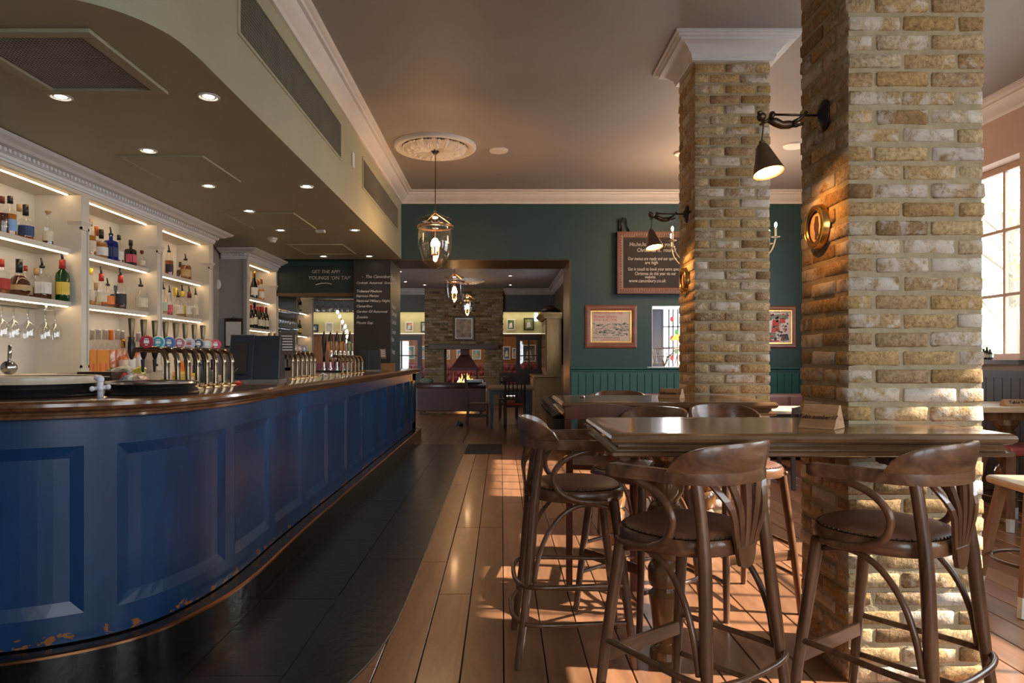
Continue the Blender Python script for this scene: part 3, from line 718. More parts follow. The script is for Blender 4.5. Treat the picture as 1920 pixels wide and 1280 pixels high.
def bottle(X, Y, Z, h, kind, glass, lq, lv, label, captype, capcol, text_label, group, rz=0):
    q = bmesh_parts(kind); b = thing('bottle', text_label, 'bottle', (X, Y, Z), rz, group); b.scale = (h, h, h)
    place('glass_body', q['glass'], b, mat=GL[glass])
    if lq and lq != 'clear': place('liquid', q['liquid%s' % lv], b, mat=liq(lq))
    if label: place('label', q['label'], b, mat=lab(label))
    if captype == 'pourer' and capcol != 'black': place('neck_sleeve', q['neck_sleeve'], b, mat=CAPC[capcol]); capcol = 'black'
    place(captype, q[captype], b, mat=CAPC[capcol])
    return b
def row(X, Z, group, where, items):
    """items: (px, height in pixels, kind, glass, liquid, level, label, cap type, cap colour, words, dX)"""
    n = len(items)
    for i, it in enumerate(items):
        px, hp, kind, glass, lq, lv, lb, ct, cc, words = it[:10]; dX = it[10] if len(it) > 10 else 0
        x = X+dX; Y = F*x/(px-VX); h = hp*Y/F
        w_ = ORD[i] if i < len(ORD) else 'last'
        if i == n-1 and n > 2: w_ = 'rightmost'
        bottle(x, Y, Z, h, kind, glass, lq, lv, lb, ct, cc, '%s, %s on the %s' % (words, w_, where), group)
XS = -3.31
row(XS, 2.13, 'bottles on the top shelf of the nearest bay', 'near bay top shelf', [
    (4, 72, 'spirit', 'clear', 'brown', .9, None, 'cap', 'maroon', 'dark amber bottle without label'),
    (19, 76, 'spirit', 'clear', 'gold', .9, 'bluel', 'cap', 'black', 'golden bottle with pale blue label'),
    (36, 70, 'spirit', 'clear', 'gold', .3, None, 'cap', 'cork', 'plain pale bottle with dark cork', -.08),
    (48, 67, 'dumpy', 'clear', 'amber', .5, 'navy', 'cap', 'black', 'half empty dumpy bottle with navy label'),
    (90, 66, 'spirit', 'clear', 'brown', .5, 'cream', 'stopper', 'cork', 'bottle with cream label and cork stopper')])
row(XS, 1.735, 'bottles on the middle shelf of the nearest bay', 'near bay middle shelf', [
    (3, 66, 'square', 'clear', 'amber', .3, 'red', 'cap', 'red', 'square bottle with red label'),
    (36, 70, 'round', 'clear', 'brown', .9, 'tan', 'cap', 'black', 'round decanter bottle of dark bourbon'),
    (48, 62, 'slim', 'clear', 'amber', .3, None, 'cap', 'red', 'slim clear bottle with red cap', -.08),
    (68, 60, 'square', 'clear', 'brown', .5, 'cream', 'cap', 'cork', 'cream labelled square bottle', -.08),
    (79, 72, 'square', 'clear', 'brown', .5, 'white', 'pourer', 'black', 'square whiskey bottle with white label and pourer'),
    (117, 84, 'spirit', 'green', None, 0, 'yellow', 'pourer', 'red', 'green whiskey bottle with yellow label', .06)])
row(XS, 2.13, 'bottles on the top shelf of the middle bay', 'middle bay top shelf', [
    (169, 70, 'spirit', 'clear', 'gold', .9, 'cream', 'cap', 'cork', 'golden bottle half behind the pilaster'),
    (181, 62, 'spirit', 'clear', 'gold', .9, 'cream', 'foil', 'orange', 'golden bottle with orange capsule', -.05),
    (190, 56, 'dumpy', 'clear', 'gold', .9, 'white', 'cap', 'black', 'broad golden bottle with white label'),
    (208, 60, 'square', 'blue', None, 0, 'navy', 'pourer', 'black', 'cobalt blue square bottle with pourer'),
    (223, 54, 'spirit', 'clear', 'amber', .3, 'white', 'cap', 'black', 'clear bottle with white label and dark cap'),
    (245, 50, 'square', 'black', None, 0, 'pinkl', 'cap', 'black', 'black square bottle with small red label'),
    (266, 32, 'dumpy', 'clear', 'clear', 0, 'cream', 'stopper', 'maroon', 'short clear bottle with dark red stopper', .07)])
row(XS, 1.735, 'bottles on the middle shelf of the middle bay', 'middle bay middle shelf', [
    (170, 70, 'slim', 'clear', 'gold', .5, 'cream', 'cap', 'yellow', 'slim clear bottle with yellow cap'),
    (180, 46, 'dumpy', 'clear', 'gold', .5, 'tan', 'cap', 'cork', 'squat golden bottle', -.06),
    (190, 68, 'spirit', 'clear', 'clear', 0, 'cream', 'pourer', 'red', 'clear rum bottle with red neck and pourer'),
    (202, 56, 'dumpy', 'clear', 'amber', .5, 'orangel', 'pourer', 'black', 'dumpy bottle with orange label and pourer'),
    (217, 46, 'square', 'olive', None, 0, 'blackl', 'cap', 'black', 'dark square bottle', -.08),
    (226, 70, 'spirit', 'clear', 'brown', .5, 'blackl', 'pourer', 'red', 'bottle with patterned black label and red neck'),
    (264, 62, 'dumpy', 'clear', 'clear', 0, 'cream', 'pourer', 'black', 'clear bell shaped tequila bottle with pourer', .07)])
row(XS, 2.13, 'bottles on the top shelf of the far bay', 'far bay top shelf', [
    (317, 52, 'spirit', 'clear', 'amber', .9, 'blackl', 'pourer', 'black', 'tall amber bottle with slanting dark label'),
    (338, 34, 'dumpy', 'clear', 'brown', .9, None, 'cap', 'black', 'squat brown bottle', -.05),
    (348, 50, 'dumpy', 'clear', 'amber', .9, 'tan', 'pourer', 'black', 'broad amber bottle with pourer')])
row(XS, 1.735, 'bottles on the middle shelf of the far bay', 'far bay middle shelf', [
    (306, 56, 'spirit', 'clear', 'clear', 0, 'tealg', 'pourer', 'black', 'clear bottle with sea green label'),
    (318, 50, 'slim', 'clear', 'pink', .5, 'pinkl', 'pourer', 'black', 'slim bottle of pink spirit'),
    (329, 56, 'spirit', 'clear', 'clear', 0, 'white', 'foil', 'yellow', 'clear bottle with yellow neck', -.08),
    (334, 50, 'dumpy', 'clear', 'clear', 0, 'cream', 'pourer', 'black', 'squat clear bottle with cream label'),
    (342, 56, 'spirit', 'clear', 'gold', .3, 'yellow', 'pourer', 'yellow', 'clear bottle with pale yellow label', -.07),
    (355, 54, 'spirit', 'clear', 'clear', 0, 'white', 'pourer', 'maroon', 'clear bottle with white label and dark red neck'),
    (367, 50, 'slim', 'clear', 'clear', 0, 'cream', 'pourer', 'black', 'slim clear bottle with cream label', .07)])
rose = []
for px, hp, kind, cc, lb, dX, wds in ((172, 86, 'wine', 'silver', None, -.08, 'tall rose wine bottle with silver foil'), (184, 86, 'wine', 'silver', None, -.08, 'rose wine bottle with silver foil between two others'), (197, 85, 'wine', 'silver', None, -.08, 'rose wine bottle behind the gift boxes'), (208, 84, 'wine', 'orange', None, -.05, 'rose wine bottle with bright orange foil'), (220, 84, 'wine', 'silver', None, -.06, 'rose wine bottle with grey foil'), (229, 82, 'wine', 'silver', 'cream', -.06, 'rose wine bottle with grey foil and cream label'), (231, 66, 'champ', 'gold', 'cream', .02, 'small round shouldered rose bottle in front'), (244, 72, 'champ', 'copper', 'white', .03, 'sparkling rose bottle with copper foil'), (259, 78, 'wine', 'silver', 'white', .05, 'slim rose bottle with pale foil')):
    rose.append((px, hp, kind, 'clear', 'rose' if px != 231 else 'orange', .9, lb, 'foil', cc, wds, dX))
row(XS, 1.17, 'rose wine bottles on the lowest shelf of the middle bay', 'middle bay lowest shelf', rose)
for i, (px, py0, wpx) in enumerate(((168, 646, 14), (181, 646, 13), (192, 646, 12))):
    X = -3.24; Y = F*X/(px-VX); s = F/Y; h = 48/s; b = thing('gift_box', '%s of three orange gift boxes printed with a bottle, before the rose wine' % ('leftmost', 'middle', 'rightmost')[i], 'box', (X, Y, 1.17), 0, 'orange gift boxes on the lowest shelf')
    MB().box(-.04, .03, -.041, .041, 0, h).build('carton', paint('orange carton', (.72, .28, .05), .5), b)
    m = MB(); 
    for (r0, za, zb) in ((.012, .02, h*.5),): m.box(-.01-r0, -.01+r0, -.042, -.0412, za, zb).box(.0305, .0315, -r0, r0, za, zb)
    m.build('printed_bottle', paint('printed bottle', (.7, .12, .08), .5), b)
row(-3.36, 2.115, 'sparkling wine bottles on the top wine shelf', 'top shelf of the wine shelving', [
    (476, 52, 'champ', 'dark', None, 0, 'white', 'foil', 'gold', 'dark champagne bottle with gold foil'),
    (484, 40, 'champ', 'clear', 'rose', .9, None, 'foil', 'copper', 'pink champagne bottle half hidden', -.06),
    (490, 42, 'champ', 'clear', 'rose', .9, 'white', 'foil', 'copper', 'pink champagne bottle with copper foil')])
wi = []
for px, hp, cc, dX in ((471, 43, 'red', 0), (477, 48, 'black', .03), (483, 43, 'red', -.06), (488, 42, 'maroon', 0), (493, 43, 'red', -.04), (499, 42, 'maroon', 0)):
    wi.append((px, hp, 'wine', 'dark', None, 0, 'cream', 'foil', cc, 'red wine bottle with %s foil' % {'red': 'bright red', 'black': 'black', 'maroon': 'dark red'}[cc], dX))
row(-3.31, 1.715, 'red wine bottles on the lower wine shelf', 'lower shelf of the wine shelving', wi)
row(-3.42, 2.10, 'bottles in the far corner shelving, upper', 'corner shelving upper shelf', [(556, 34, 'wine', 'olive', None, 0, None, 'foil', 'maroon', 'olive bottle with dark foil'), (562, 31, 'wine', 'dark', None, 0, 'cream', 'foil', 'gold', 'dark bottle with cream label')])
row(-3.42, 1.715, 'bottles in the far corner shelving, lower', 'corner shelving lower shelf', [(556, 32, 'wine', 'dark', None, 0, 'cream', 'foil', 'maroon', 'dark bottle with cream label'), (562, 28, 'wine', 'olive', None, 0, 'yellow', 'foil', 'gold', 'olive bottle with yellow label')])
# ledge, boxes and snacks on the back counter
MB().box(-3.50, -3.16, 4.12, 4.86, 1.17, 1.205).build('white_tray', M_bbar, None, bevel=.005, label='flat cream tray on the bottom shelf of the nearest bay', cat='tray')
MB().box(-3.44, -3.40, 4.45, 4.75, 1.205, 1.40).build('cream_panel', M_bbar, None, label='cream card leaning at the back of the nearest bay', cat='card')
def box_lbl(name, x, y, z, sx, sy, sz, m, label, cat='box', **k):
    return MB().cbox(0, 0, sz/2, sx, sy, sz).build(name, m, None, (x, y, z), bevel=.003, label=label, cat=cat, **k)
M_brown = paint('dark brown card', (.05, .022, .012), .4); M_kraft = paint('kraft card', (.55, .42, .30), .7)
st = thing('snack_stand', 'dark brown snack box propped on a stand behind the white tap', 'box', (-2.62, 4.45, 1.0))
MB().box(-.03, .12, -.06, .06, 0, .17).build('support', M_kraft, st); MB().box(-.09, .13, -.09, .09, .17, .225).build('tray', M_brown, st)
MB().box(-.085, -.08, -.07, .07, .19, .2).box(-.07, .12, -.092, -.0905, .192, .198).build('printed_line', M_paper, st)
sn = thing('snack_packets', 'heap of crumpled crisp packets in a black tray below the first beer tap', 'snacks', (-2.50, 4.55, 1.0))
MB().box(-.16, .16, -.12, .12, .10, .135).box(-.14, .14, -.1, .1, 0, .10).build('tray', M_black, sn)
pc = [(.45, .42, .38), (.5, .45, .1), (.35, .05, .04), (.2, .22, .25), (.45, .35, .28), (.12, .14, .1), (.55, .5, .45)]
for i in range(9):
    m = MB().sphere((0, 0, 0), .075, 10, 6, (1, .5, .62)); m.v = [(x+R.uniform(-.008, .008), y+R.uniform(-.008, .008), z+R.uniform(-.008, .008)) for x, y, z in m.v]
    m.build('packet', paint('crisp packet %d' % (i % 7), pc[i % 7], .3, .3, .5, 25), sn, (-.11+.055*(i % 5), -.05+.09*(i//5), .165+.04*(i//5)), (R.uniform(-.5, .5), R.uniform(-.5, .5), R.uniform(-1, 1)))
box_lbl('napkin_box', -2.66, 4.22, 1.0, .10, .08, .17, M_kraft, 'small kraft box left of the crisp packets')
for i, (px, cc, wd, hh) in enumerate(((335, (.75, .5, .06), 'yellow topped jar', .17), (345, (.8, .25, .04), 'orange carton', .26), (352, (.6, .5, .35), 'beige tin', .12), (363, (.7, .5, .08), 'jar with yellow lid', .15), (312, (.45, .38, .28), 'stack of beige coasters', .12), (388, (.06, .09, .05), 'dark green bottle crate', .2), (405, (.55, .42, .3), 'kraft tin', .12), (372, (.03, .03, .03), 'black coffee machine part', .27))):
    X = -2.75; Y = F*X/(px-VX); t_ = thing('jar' if 'jar' in wd else 'container', '%s on the back counter behind the first row of taps' % wd, 'container', (X, Y, 1.03))
    MB().lathe([(.045, 0), (.05, .01), (.05, hh*.8), (.04, hh*.84)], 14).build('body', paint('body '+wd, cc, .4), t_, ang=40); MB().lathe([(.046, hh*.84), (.046, hh)], 14).build('lid', paint('lid '+wd, tuple(min(1, c*1.3) for c in cc), .4), t_, ang=40)
# ================================================================ BEER TAPS
def tap(X, Y, badge, label, group, k=1.0, hgt=.215):
    t_ = thing('beer_tap', label, 'beer tap', (X, Y, BT), 0, group)
    dx, dy = -.17*k, -.02
    m = MB().tube([tuple(q) for q in catmull([(0, 0, 0), (0, 0, .12), (0, 0, hgt-.06), (-.02, 0, hgt-.015), (-.06, -.005, hgt), (-.12, -.01, hgt-.004), (dx, dy, hgt-.006)], 4)], .0145, 10)
    m.build('pipe', M_pipe, t_, smooth=True)
    MB().lathe([(.03, 0), (.03, .006), (.02, .012), (.016, .02)], 16).build('base_collar', M_brass, t_, ang=40)
    f = MB().lathe([(.006, -.055), (.012, -.04), (.018, -.015), (.018, .03), (.014, .04), (.014, .06)], 12, (dx, dy, hgt)).build('faucet', M_black if badge else M_steel, t_, ang=40)
    MB().lathe([(.009, .06), (.011, .075), (.017, .15), (.015, .155)], 12, (dx, dy, hgt)).build('handle', M_tapwood, t_, ang=40)
    MB().lathe([(.010, -.055), (.006, -.115), (.004, -.12)], 10, (dx+.055*k, dy+.005, hgt)).build('nozzle', M_black, t_, ang=40)
    if badge:
        col, rim, txt = badge
        g = MB().lathe([(.030, -.006), (.033, -.003), (.033, .003), (.028, .006)], 24, (0, 0, 0), axis='y').build('badge', paint('badge rim %s' % (rim,), rim, .3), t_, (-.085*k, -.035, hgt+.035), (0, 0, math.radians(18)), ang=40)
        MB().lathe([(.0265, -.0075), (.0265, -.006)], 24, axis='y').build('badge_face', paint('badge face %s' % (col,), col, .25), g)
        m = MB(); ic = (.8, .78, .76) if sum(col) < 1.6 else (.45, .12, .05)
        m.box(-.012, .012, -.0085, -.0075, -.008, .008).box(-.010, .010, -.0085, -.0075, .012, .017).box(-.007, .007, -.0085, -.0075, -.018, -.014)
        m.build('badge_emblem', paint('badge emblem %s' % (ic,), ic, .4), g)
    return t_
M_pipe = paint('antique brass pipe', (.26, .20, .14), .16, 1, .2); M_tapwood = paint('bronze handle', (.20, .15, .08), .35, .7, .2)
bad = [((.45, .02, .04), (.5, .03, .05), ''), ((.02, .38, .42), (.5, .7, .7), ''), ((.05, .16, .42), (.12, .2, .4), ''), ((.55, .12, .20), (.6, .55, .4), ''), ((.62, .6, .66), (.5, .5, .52), ''), ((.01, .015, .025), (.3, .32, .33), ''), ((.55, .5, .45), (.5, .2, .1), ''), ((.5, .02, .05), (.5, .03, .06), '')]
bw_ = ['red', 'turquoise', 'blue', 'pink', 'white and brown', 'black', 'pale', 'small red']
for i in range(8):
    Y = 3.50+i*.105; X = -1.715+i*.006
    tap(X, Y, bad[i], 'swan neck beer tap with %s round badge in the front row' % bw_[i], 'front row of beer taps')
for i in range(6):
    tap(-1.66, 5.42+i*.13, [((.05, .08, .4), (.4, .4, .6), ''), ((.5, .2, .25), (.5, .3, .3), ''), ((.45, .25, .25), (.5, .4, .3), ''), ((.3, .15, .03), (.4, .3, .1), ''), ((.25, .05, .03), (.1, .1, .1), ''), ((.02, .02, .02), (.2, .2, .2), '')][i], 'brass beer tap, %s of the middle row beside the till' % ORD[i], 'middle row of beer taps')
for i in range(6):
    tap(-1.66, 7.15+i*.2, None, 'plain brass tap, %s of the far row by the black pier' % ORD[i], 'far row of beer taps', .7, .19)
# hand pumps beyond
hp_ = [None, ((.60, .22, .05), 'orange'), ((.60, .22, .05), 'orange'), ((.62, .25, .05), 'orange'), ((.25, .55, .28), 'green')]
MB().box(-2.22, -1.72, 8.12, 8.30, 1.146, 1.17).build('pump_plinth', M_black, None, label='black plinth under the five tall beer pumps', cat='plinth')
for i in range(5):
    X = -2.13+i*.078
    t_ = thing('hand_pump', 'tall black beer pump handle, %s of the five by the black pier%s' % (ORD[i], '' if not hp_[i] else ', with %s clip' % hp_[i][1]), 'beer pump', (X, 8.2, 1.17), 0, 'black hand pumps')
    MB().lathe([(.018, .10), (.012, .18), (.022, .26), (.03, .33), (.028, .38), (.016, .43), (.010, .445)], 12).build('handle', M_black, t_, smooth=True)
    MB().lathe([(.03, 0), (.03, .02), (.016, .03), (.012, .10)], 12).build('stem', M_steel, t_, ang=40)
    MB().lathe([(.006, .445), (.010, .455), (.004, .47)], 8).build('finial', M_brass, t_, smooth=True)
    if hp_[i]: MB().lathe([(.0, -.006), (.028, -.006), (.028, .002)], 18, (0, -.035, .13), axis='y').build('pump_clip', paint('clip '+hp_[i][1], hp_[i][0], .4), t_).scale = (1, 1, 2.2)
# arc of small lit lenses above the far taps
for i, (px, py) in enumerate(((633, 585), (637, 593), (642, 603), (647, 612), (650, 621), (651, 631), (648, 640))):
    p = at(px, py, 8.6); t_ = thing('lit_tap_lens', 'small glowing oval tap lens, %s from the top of the arc beside the pier' % ORD[i], 'lamp', p, 0, 'arc of lit lenses')
    MB().sphere((0, 0, 0), .02, 12, 8, (.95, .4, 1.35)).build('lens', emit('lit lens', (1, .85, .6), 1.8), t_, smooth=True)
    MB().lathe([(.024, -.004), (.024, .004)], 16, (0, .01, 0), axis='y').build('rim', M_steel, t_)
p0 = at(630, 580, 8.62); MB().tube([tuple(at(a, b, 8.63)) for a, b in ((630, 578), (637, 593), (642, 603), (647, 612), (650, 621), (651, 631), (649, 645), (652, 690))], .006, 8).build('lens_font', M_steel, None, label='curved steel pipe that carries the arc of lit lenses', cat='pipe')
rk = thing('glass_rack', 'ceiling hung glass rack left of the black pier', 'rack', (0, 0, 0))
for yy in (9.9, 10.0, 10.1): MB().tube([(-2.75, yy, 2.17), (-2.1, yy, 2.17)], .006, 6).build('rail', M_steel, rk)
for j in range(7): hang_glass(-2.68+j*.09, 9.95, 2.175, 'stemmed glass hanging beside the black pier, %s from the left' % ORD[j], 'glasses beside the pier')
# trays, shaker, white tap
def round_tray(px_c, Y, r, label, hgt, basin, lip=.008):
    X = (px_c-VX)*Y/F; t_ = thing('drip_tray', label, 'tray', (X, Y, BT), 0)
    MB().lathe([(r*.98, 0), (r*1.0, .006), (r*.97, .014), (r*.985, .02), (r*.93, .028), (r*.90, .036), (r*.93, hgt*.8), (r*.98, hgt-.004), (r*.98, hgt), (r*.93, hgt+.001), (r*.9, hgt-.01)], 48, cap=False).build('rim', M_black, t_, ang=35)
    MB().lathe([(0, hgt-.02), (r*.6, hgt-.018), (r*.9, hgt-.006), (r*.945, hgt+.002), (r*.99, hgt+.004), (r*1.0, hgt-.004), (r*.985, hgt-lip)], 48, cap=False).build('dish', basin, t_, ang=50)
round_tray(287, 3.2, .20, 'round black rimmed tray with steel dish in front of the first beer tap', .055, M_steel)
round_tray(62, 3.02, .265, 'large round black tray with cream dish at the left end of the bar', .085, paint('cream enamel', (.62, .52, .38), .25), .028)
t_ = thing('steel_pourer', 'round steel flask with a narrow neck standing on the left bar tray', 'flask', at(17, 704, 3.02))
MB().sphere((0, 0, .035), .032, 18, 12).build('ball', M_steel, t_, smooth=True); MB().tube([(0, 0, .06), (.003, 0, .10), (.004, 0, .135)], [.007, .008, .007], 10).build('neck', M_steel, t_, smooth=True)
t_ = thing('white_spigot', 'white plastic tap standing between the two round bar trays', 'tap', ((188-VX)*2.95/F, 2.95, BT))
M_wp = paint('white plastic', (.75, .77, .85), .35)
MB().tube([(0, 0, 0), (0, 0, .07)], .012, 10).sphere((0, 0, .075), .016).build('post', M_wp, t_, smooth=True)
for a in range(3): MB().tube([(-.035*math.cos(a*1.05), -.035*math.sin(a*1.05), .035), (.035*math.cos(a*1.05), .035*math.sin(a*1.05), .042)], .008, 8).sphere((.035*math.cos(a*1.05), .035*math.sin(a*1.05), .042), .011).sphere((-.035*math.cos(a*1.05), -.035*math.sin(a*1.05), .035), .011).build('arm', M_wp, t_, smooth=True)
MB().tube([(0, 0, .075), (-.02, 0, .085)], .012, 8).build('spout', M_wp, t_, smooth=True)
# tills
M_navy = paint('navy grey plastic', (.012, .018, .030), .35)
def till(px, Y, k, label, menu):
    X = (px-VX)*Y/F; t_ = thing('till', label, 'till', (X, Y, BT), math.radians(8))
    MB().box(-.05*k, .17*k, -.15*k, .15*k, 0, .022).build('base', M_plinth2, t_)
    MB().prismx([(-.12*k, .02), (.14*k, .02), (.10*k, .32*k), (-.05*k, .325*k)], -.02*k, .16*k).build('housing', M_navy, t_, bevel=.006)
    MB().prismx([(-.14*k, .02), (-.05*k, .02), (-.0*k, .33*k), (-.06*k, .33*k)], -.17*k, -.01*k).build('screen', M_navy, t_, bevel=.006)
    MB().prismx([(-.142*k, .06), (-.136*k, .06), (-.07*k, .28*k), (-.08*k, .28*k)], -.145*k, -.05*k).build('screen_recess', M_black, t_)
    MB().tube([(-.1*k, -.15*k, .1), (-.13*k, -.19*k, .06), (-.12*k, -.17*k, .01)], .004, 6).build('cable', M_black, t_)
    c = MB().cbox(0, 0, 0, .11*k, .004, .16*k).build('menu_card', M_brown, t_, (.19*k, .03*k, .27*k), (math.radians(-12), 0, math.radians(12)))
    for i in range(6): MB().cbox(0, -.003, .055*k-i*.02*k, .075*k, .001, .007*k).build('printed_line', M_chalk, c)
    return t_
M_plinth2 = paint('grey till base', (.12, .115, .11), .4)
till(484, 4.78, 1.0, 'big navy till with a small menu card between the front and middle taps', True)
till(694, 8.9, .85, 'small navy till on the bar in front of the black pier', True)
MB().lathe([(.02, 0), (.025, .01), (.01, .02)], 12).build('red_stopper', paint('red rubber', (.5, .02, .02), .4), None, ((446-VX)*4.4/F, 4.4, BT), label='small red stopper on the bar at the foot of the big till', cat='stopper')
MB().box(-2.12, -1.47, WY-.09, WY-.004, BT, BT+.10).build('wooden_box', wood('honey wood', (.20, .10, .03), (.30, .16, .06), .4, 0), None, bevel=.004, label='honey coloured wooden box round the foot of the black pier', cat='box')
t_ = thing('headphones', 'white looped cable lying on the bar behind the middle taps', 'cable', at(584, 704, 6.3)); t_.location.z = BT
MB().tube([(.035*math.cos(a*.35), 0, .008+.035*math.sin(a*.35)) for a in range(10)], .004, 6).build('loop', M_wp, t_, smooth=True)
MB().tube([(.06, .05, .008), (.09, .05, .03), (.13, .06, .01)], .004, 6).build('loop', M_wp, t_, smooth=True)
# clipboard and intercom on the side of the wine shelving
cb = thing('clipboard', 'dark clipboard with a blank sheet hung on the grey shelving end', 'clipboard', at(438, 624, 8.55))
MB().cbox(0, 0, 0, .225, .006, .37).build('board', M_brown, cb); MB().cbox(0, -.005, -.01, .19, .002, .30).build('sheet', M_paper, cb); MB().cbox(0, -.01, .17, .08, .012, .03).tube([(-.02, -.012, .19), (0, -.012, .205), (.02, -.012, .19)], .003, 6).build('clip', M_black, cb)
ic = thing('intercom', 'white oval doorbell box with a cable on the grey shelving end', 'intercom', at(407, 533, 8.54))
MB().sphere((0, 0, 0), .05, 16, 10, (1, .5, 1.3)).build('case', M_white, ic, smooth=True); MB().tube([(0, .01, .06), (0, .01, .33)], .006, 6).build('cable', M_black, ic); MB().tube([(0, .01, -.06), (0, .01, -.2)], .006, 6).build('cable', M_black, ic)
# ================================================================ BRICK PILLARS
M_mortar = paint('tan lime mortar', (.42, .335, .21), .95, var=.15, scale=20, bmp=.5, bscale=80)
M_brick = brick_mat('london stock brick', [(0, (.27, .17, .085)), (.2, (.45, .30, .135)), (.4, (.52, .37, .18)), (.58, (.38, .26, .15)), (.75, (.56, .42, .23)), (1, (.47, .37, .25))], .7)
def brick_mesh(L, Wd, H, name, mat, seed, n=1):
    rr = random.Random(seed); b = .006
    xs = [-L/2, -L/2+b, -L/6, L/6, L/2-b, L/2]; ys = [-Wd/2, -Wd/2+b, Wd/2-b, Wd/2]; zs = [-H/2, -H/2+b, H/2-b, H/2]
    vs = []; idx = {}
    def V(i, j, k):
        if (i, j, k) in idx: return idx[(i, j, k)]
        x, y, z = xs[i], ys[j], zs[k]
        e = (i in (0, 5))+(j in (0, 3))+(k in (0, 3))
        if e >= 2: x -= .0035*(1 if i == 5 else -1 if i == 0 else 0); y -= .0035*(1 if j == 3 else -1 if j == 0 else 0); z -= .0035*(1 if k == 3 else -1 if k == 0 else 0)
        x += rr.uniform(-.0022, .0022); y += rr.uniform(-.002, .002); z += rr.uniform(-.0018, .0018)
        vs.append((x, y, z)); idx[(i, j, k)] = len(vs)-1; return len(vs)-1
    fs = []
    for i in range(5):
        for j in range(3):
            fs.append((V(i, j, 3), V(i+1, j, 3), V(i+1, j+1, 3), V(i, j+1, 3))); fs.append((V(i, j, 0), V(i, j+1, 0), V(i+1, j+1, 0), V(i+1, j, 0)))
        for k in range(3):
            fs.append((V(i, 0, k), V(i+1, 0, k), V(i+1, 0, k+1), V(i, 0, k+1))); fs.append((V(i, 3, k), V(i, 3, k+1), V(i+1, 3, k+1), V(i+1, 3, k)))
    for j in range(3):
        for k in range(3):
            fs.append((V(0, j, k), V(0, j, k+1), V(0, j+1, k+1), V(0, j+1, k))); fs.append((V(5, j, k), V(5, j+1, k), V(5, j+1, k+1), V(5, j, k+1)))
    return MB().add(vs, fs).mesh(name, mat, True)
BK = [brick_mesh(.211, .1015, .058, 'brick', M_brick, s) for s in range(8)]
def pillar(x0, y0, label, ztop):
    Wp, D = .5525, .44
    p = thing('brick_pillar', label, 'pillar', (x0, y0, 0))
    MB().box(.007, Wp-.007, .007, D-.007, 0, ztop).build('mortar_core', M_mortar, p)
    nc = int(ztop/.075)+1; back = MB()
    for c in range(nc):
        z = .0375+c*.075
        if z+.031 > ztop: break
        if c % 2 == 0:   # headers show at the front corners on the left
            br = [(.05125, .1075, 1), (.05125, .3325, 1), (.22, .05125, 0), (.445, .05125, 0)]; bk = [(.501, .22, 1), (.22, D-.051, 0), (.39, D-.051, 0)]
        else:
            br = [(.1075, .05125, 0), (.3325, .05125, 0), (.50125, .1075, 1), (.05125, .22, 1), (.05125+.056, D-.05125, 0)]; bk = [(.501, .3325, 1), (.3325, D-.051, 0)]
        for (bx, by, r) in br:
            place('brick', R.choice(BK), p, (bx+R.uniform(-.004, .004), by+R.uniform(-.004, .003), z+R.uniform(-.002, .002)), (R.choice([0, PI]), 0, (PI/2 if r else 0)+R.uniform(-.012, .012)), (R.uniform(.985, 1.01), 1, R.uniform(.95, 1.03)))
        for (bx, by, r) in bk:
            if r: back.cbox(bx, by, z, .1025, .215, .062)
            else: back.cbox(bx, by, z, .215, .1025, .062)
    q = back.build('rear_bricks', M_brick, p); q['kind'] = 'stuff'
    return p
def capital(x0, y0, zt):
    Wp, D = .5525, .44
    pr = [(-.02, zt-.16), (.02, zt-.16), (.02, zt-.145), (.03, zt-.135), (.03, zt-.115), (.045, zt-.105), (.07, zt-.075), (.10, zt-.06), (.13, zt-.055), (.13, zt-.04), (.15, zt-.035), (.15, zt-.022), (.17, zt-.018), (.17, zt), (-.02, zt)]
    return MB().sweep([(x0, y0), (x0+Wp, y0), (x0+Wp, y0+D), (x0, y0+D)], pr, closed=True)
PN = (1.398, 2.755); PF = (1.398, 4.945)
pn = pillar(*PN, 'near thick brick pillar of pale stock bricks with the gilt oval frame', CZ-.02)
pf = pillar(*PF, 'farther brick pillar behind the second high table', CZ-.02)
for (px_, py_), pp, in ((PN, pn), (PF, pf)): capital(0, 0, CZ).build('plaster_capital', M_white, pp, ang=35)
# ================================================================ HIGH TABLES
def top_profile(z):   # nosing, offsets outward from the table outline
    return [(-.03, z-.083), (.022, z-.083), (.030, z-.078), (.030, z-.068), (.018, z-.062), (.012, z-.054), (.006, z-.048), (.006, z-.042), (.024, z-.038), (.034, z-.030), (.037, z-.019), (.033, z-.008), (.022, z-.001), (.01, z), (-.03, z)]
def pedestal(parent, x, y, h):
    k = h/.965
    pr = [(.0, 0), (.062, 0), (.070, .02), (.066, .05), (.045, .065), (.036, .08), (.050, .10), (.062, .20), (.072, .27), (.074, .285), (.060, .30), (.052, .31), (.070, .325), (.076, .35), (.076, .40), (.066, .42), (.055, .43), (.070, .445), (.076, .475), (.064, .51), (.050, .52), (.04, .54), (.055, .56), (.076, .60), (.080, .64), (.066, .67), (.05, .68), (.062, .70), (.078, .73), (.078, .80), (.07, .83), (.055, .85), (.07, .87), (.09, .90), (.09, .95), (.0, .95)]
    MB().lathe([(r, z*k) for r, z in pr], 28, cap=False).build('pedestal', M_ped, parent, (x, y, 0), ang=28)
M_ped = wood('turned oak pedestal', (.07, .028, .009), (.20, .095, .035), .2, 2, 2, .6, .05, (.30, .15, .06))
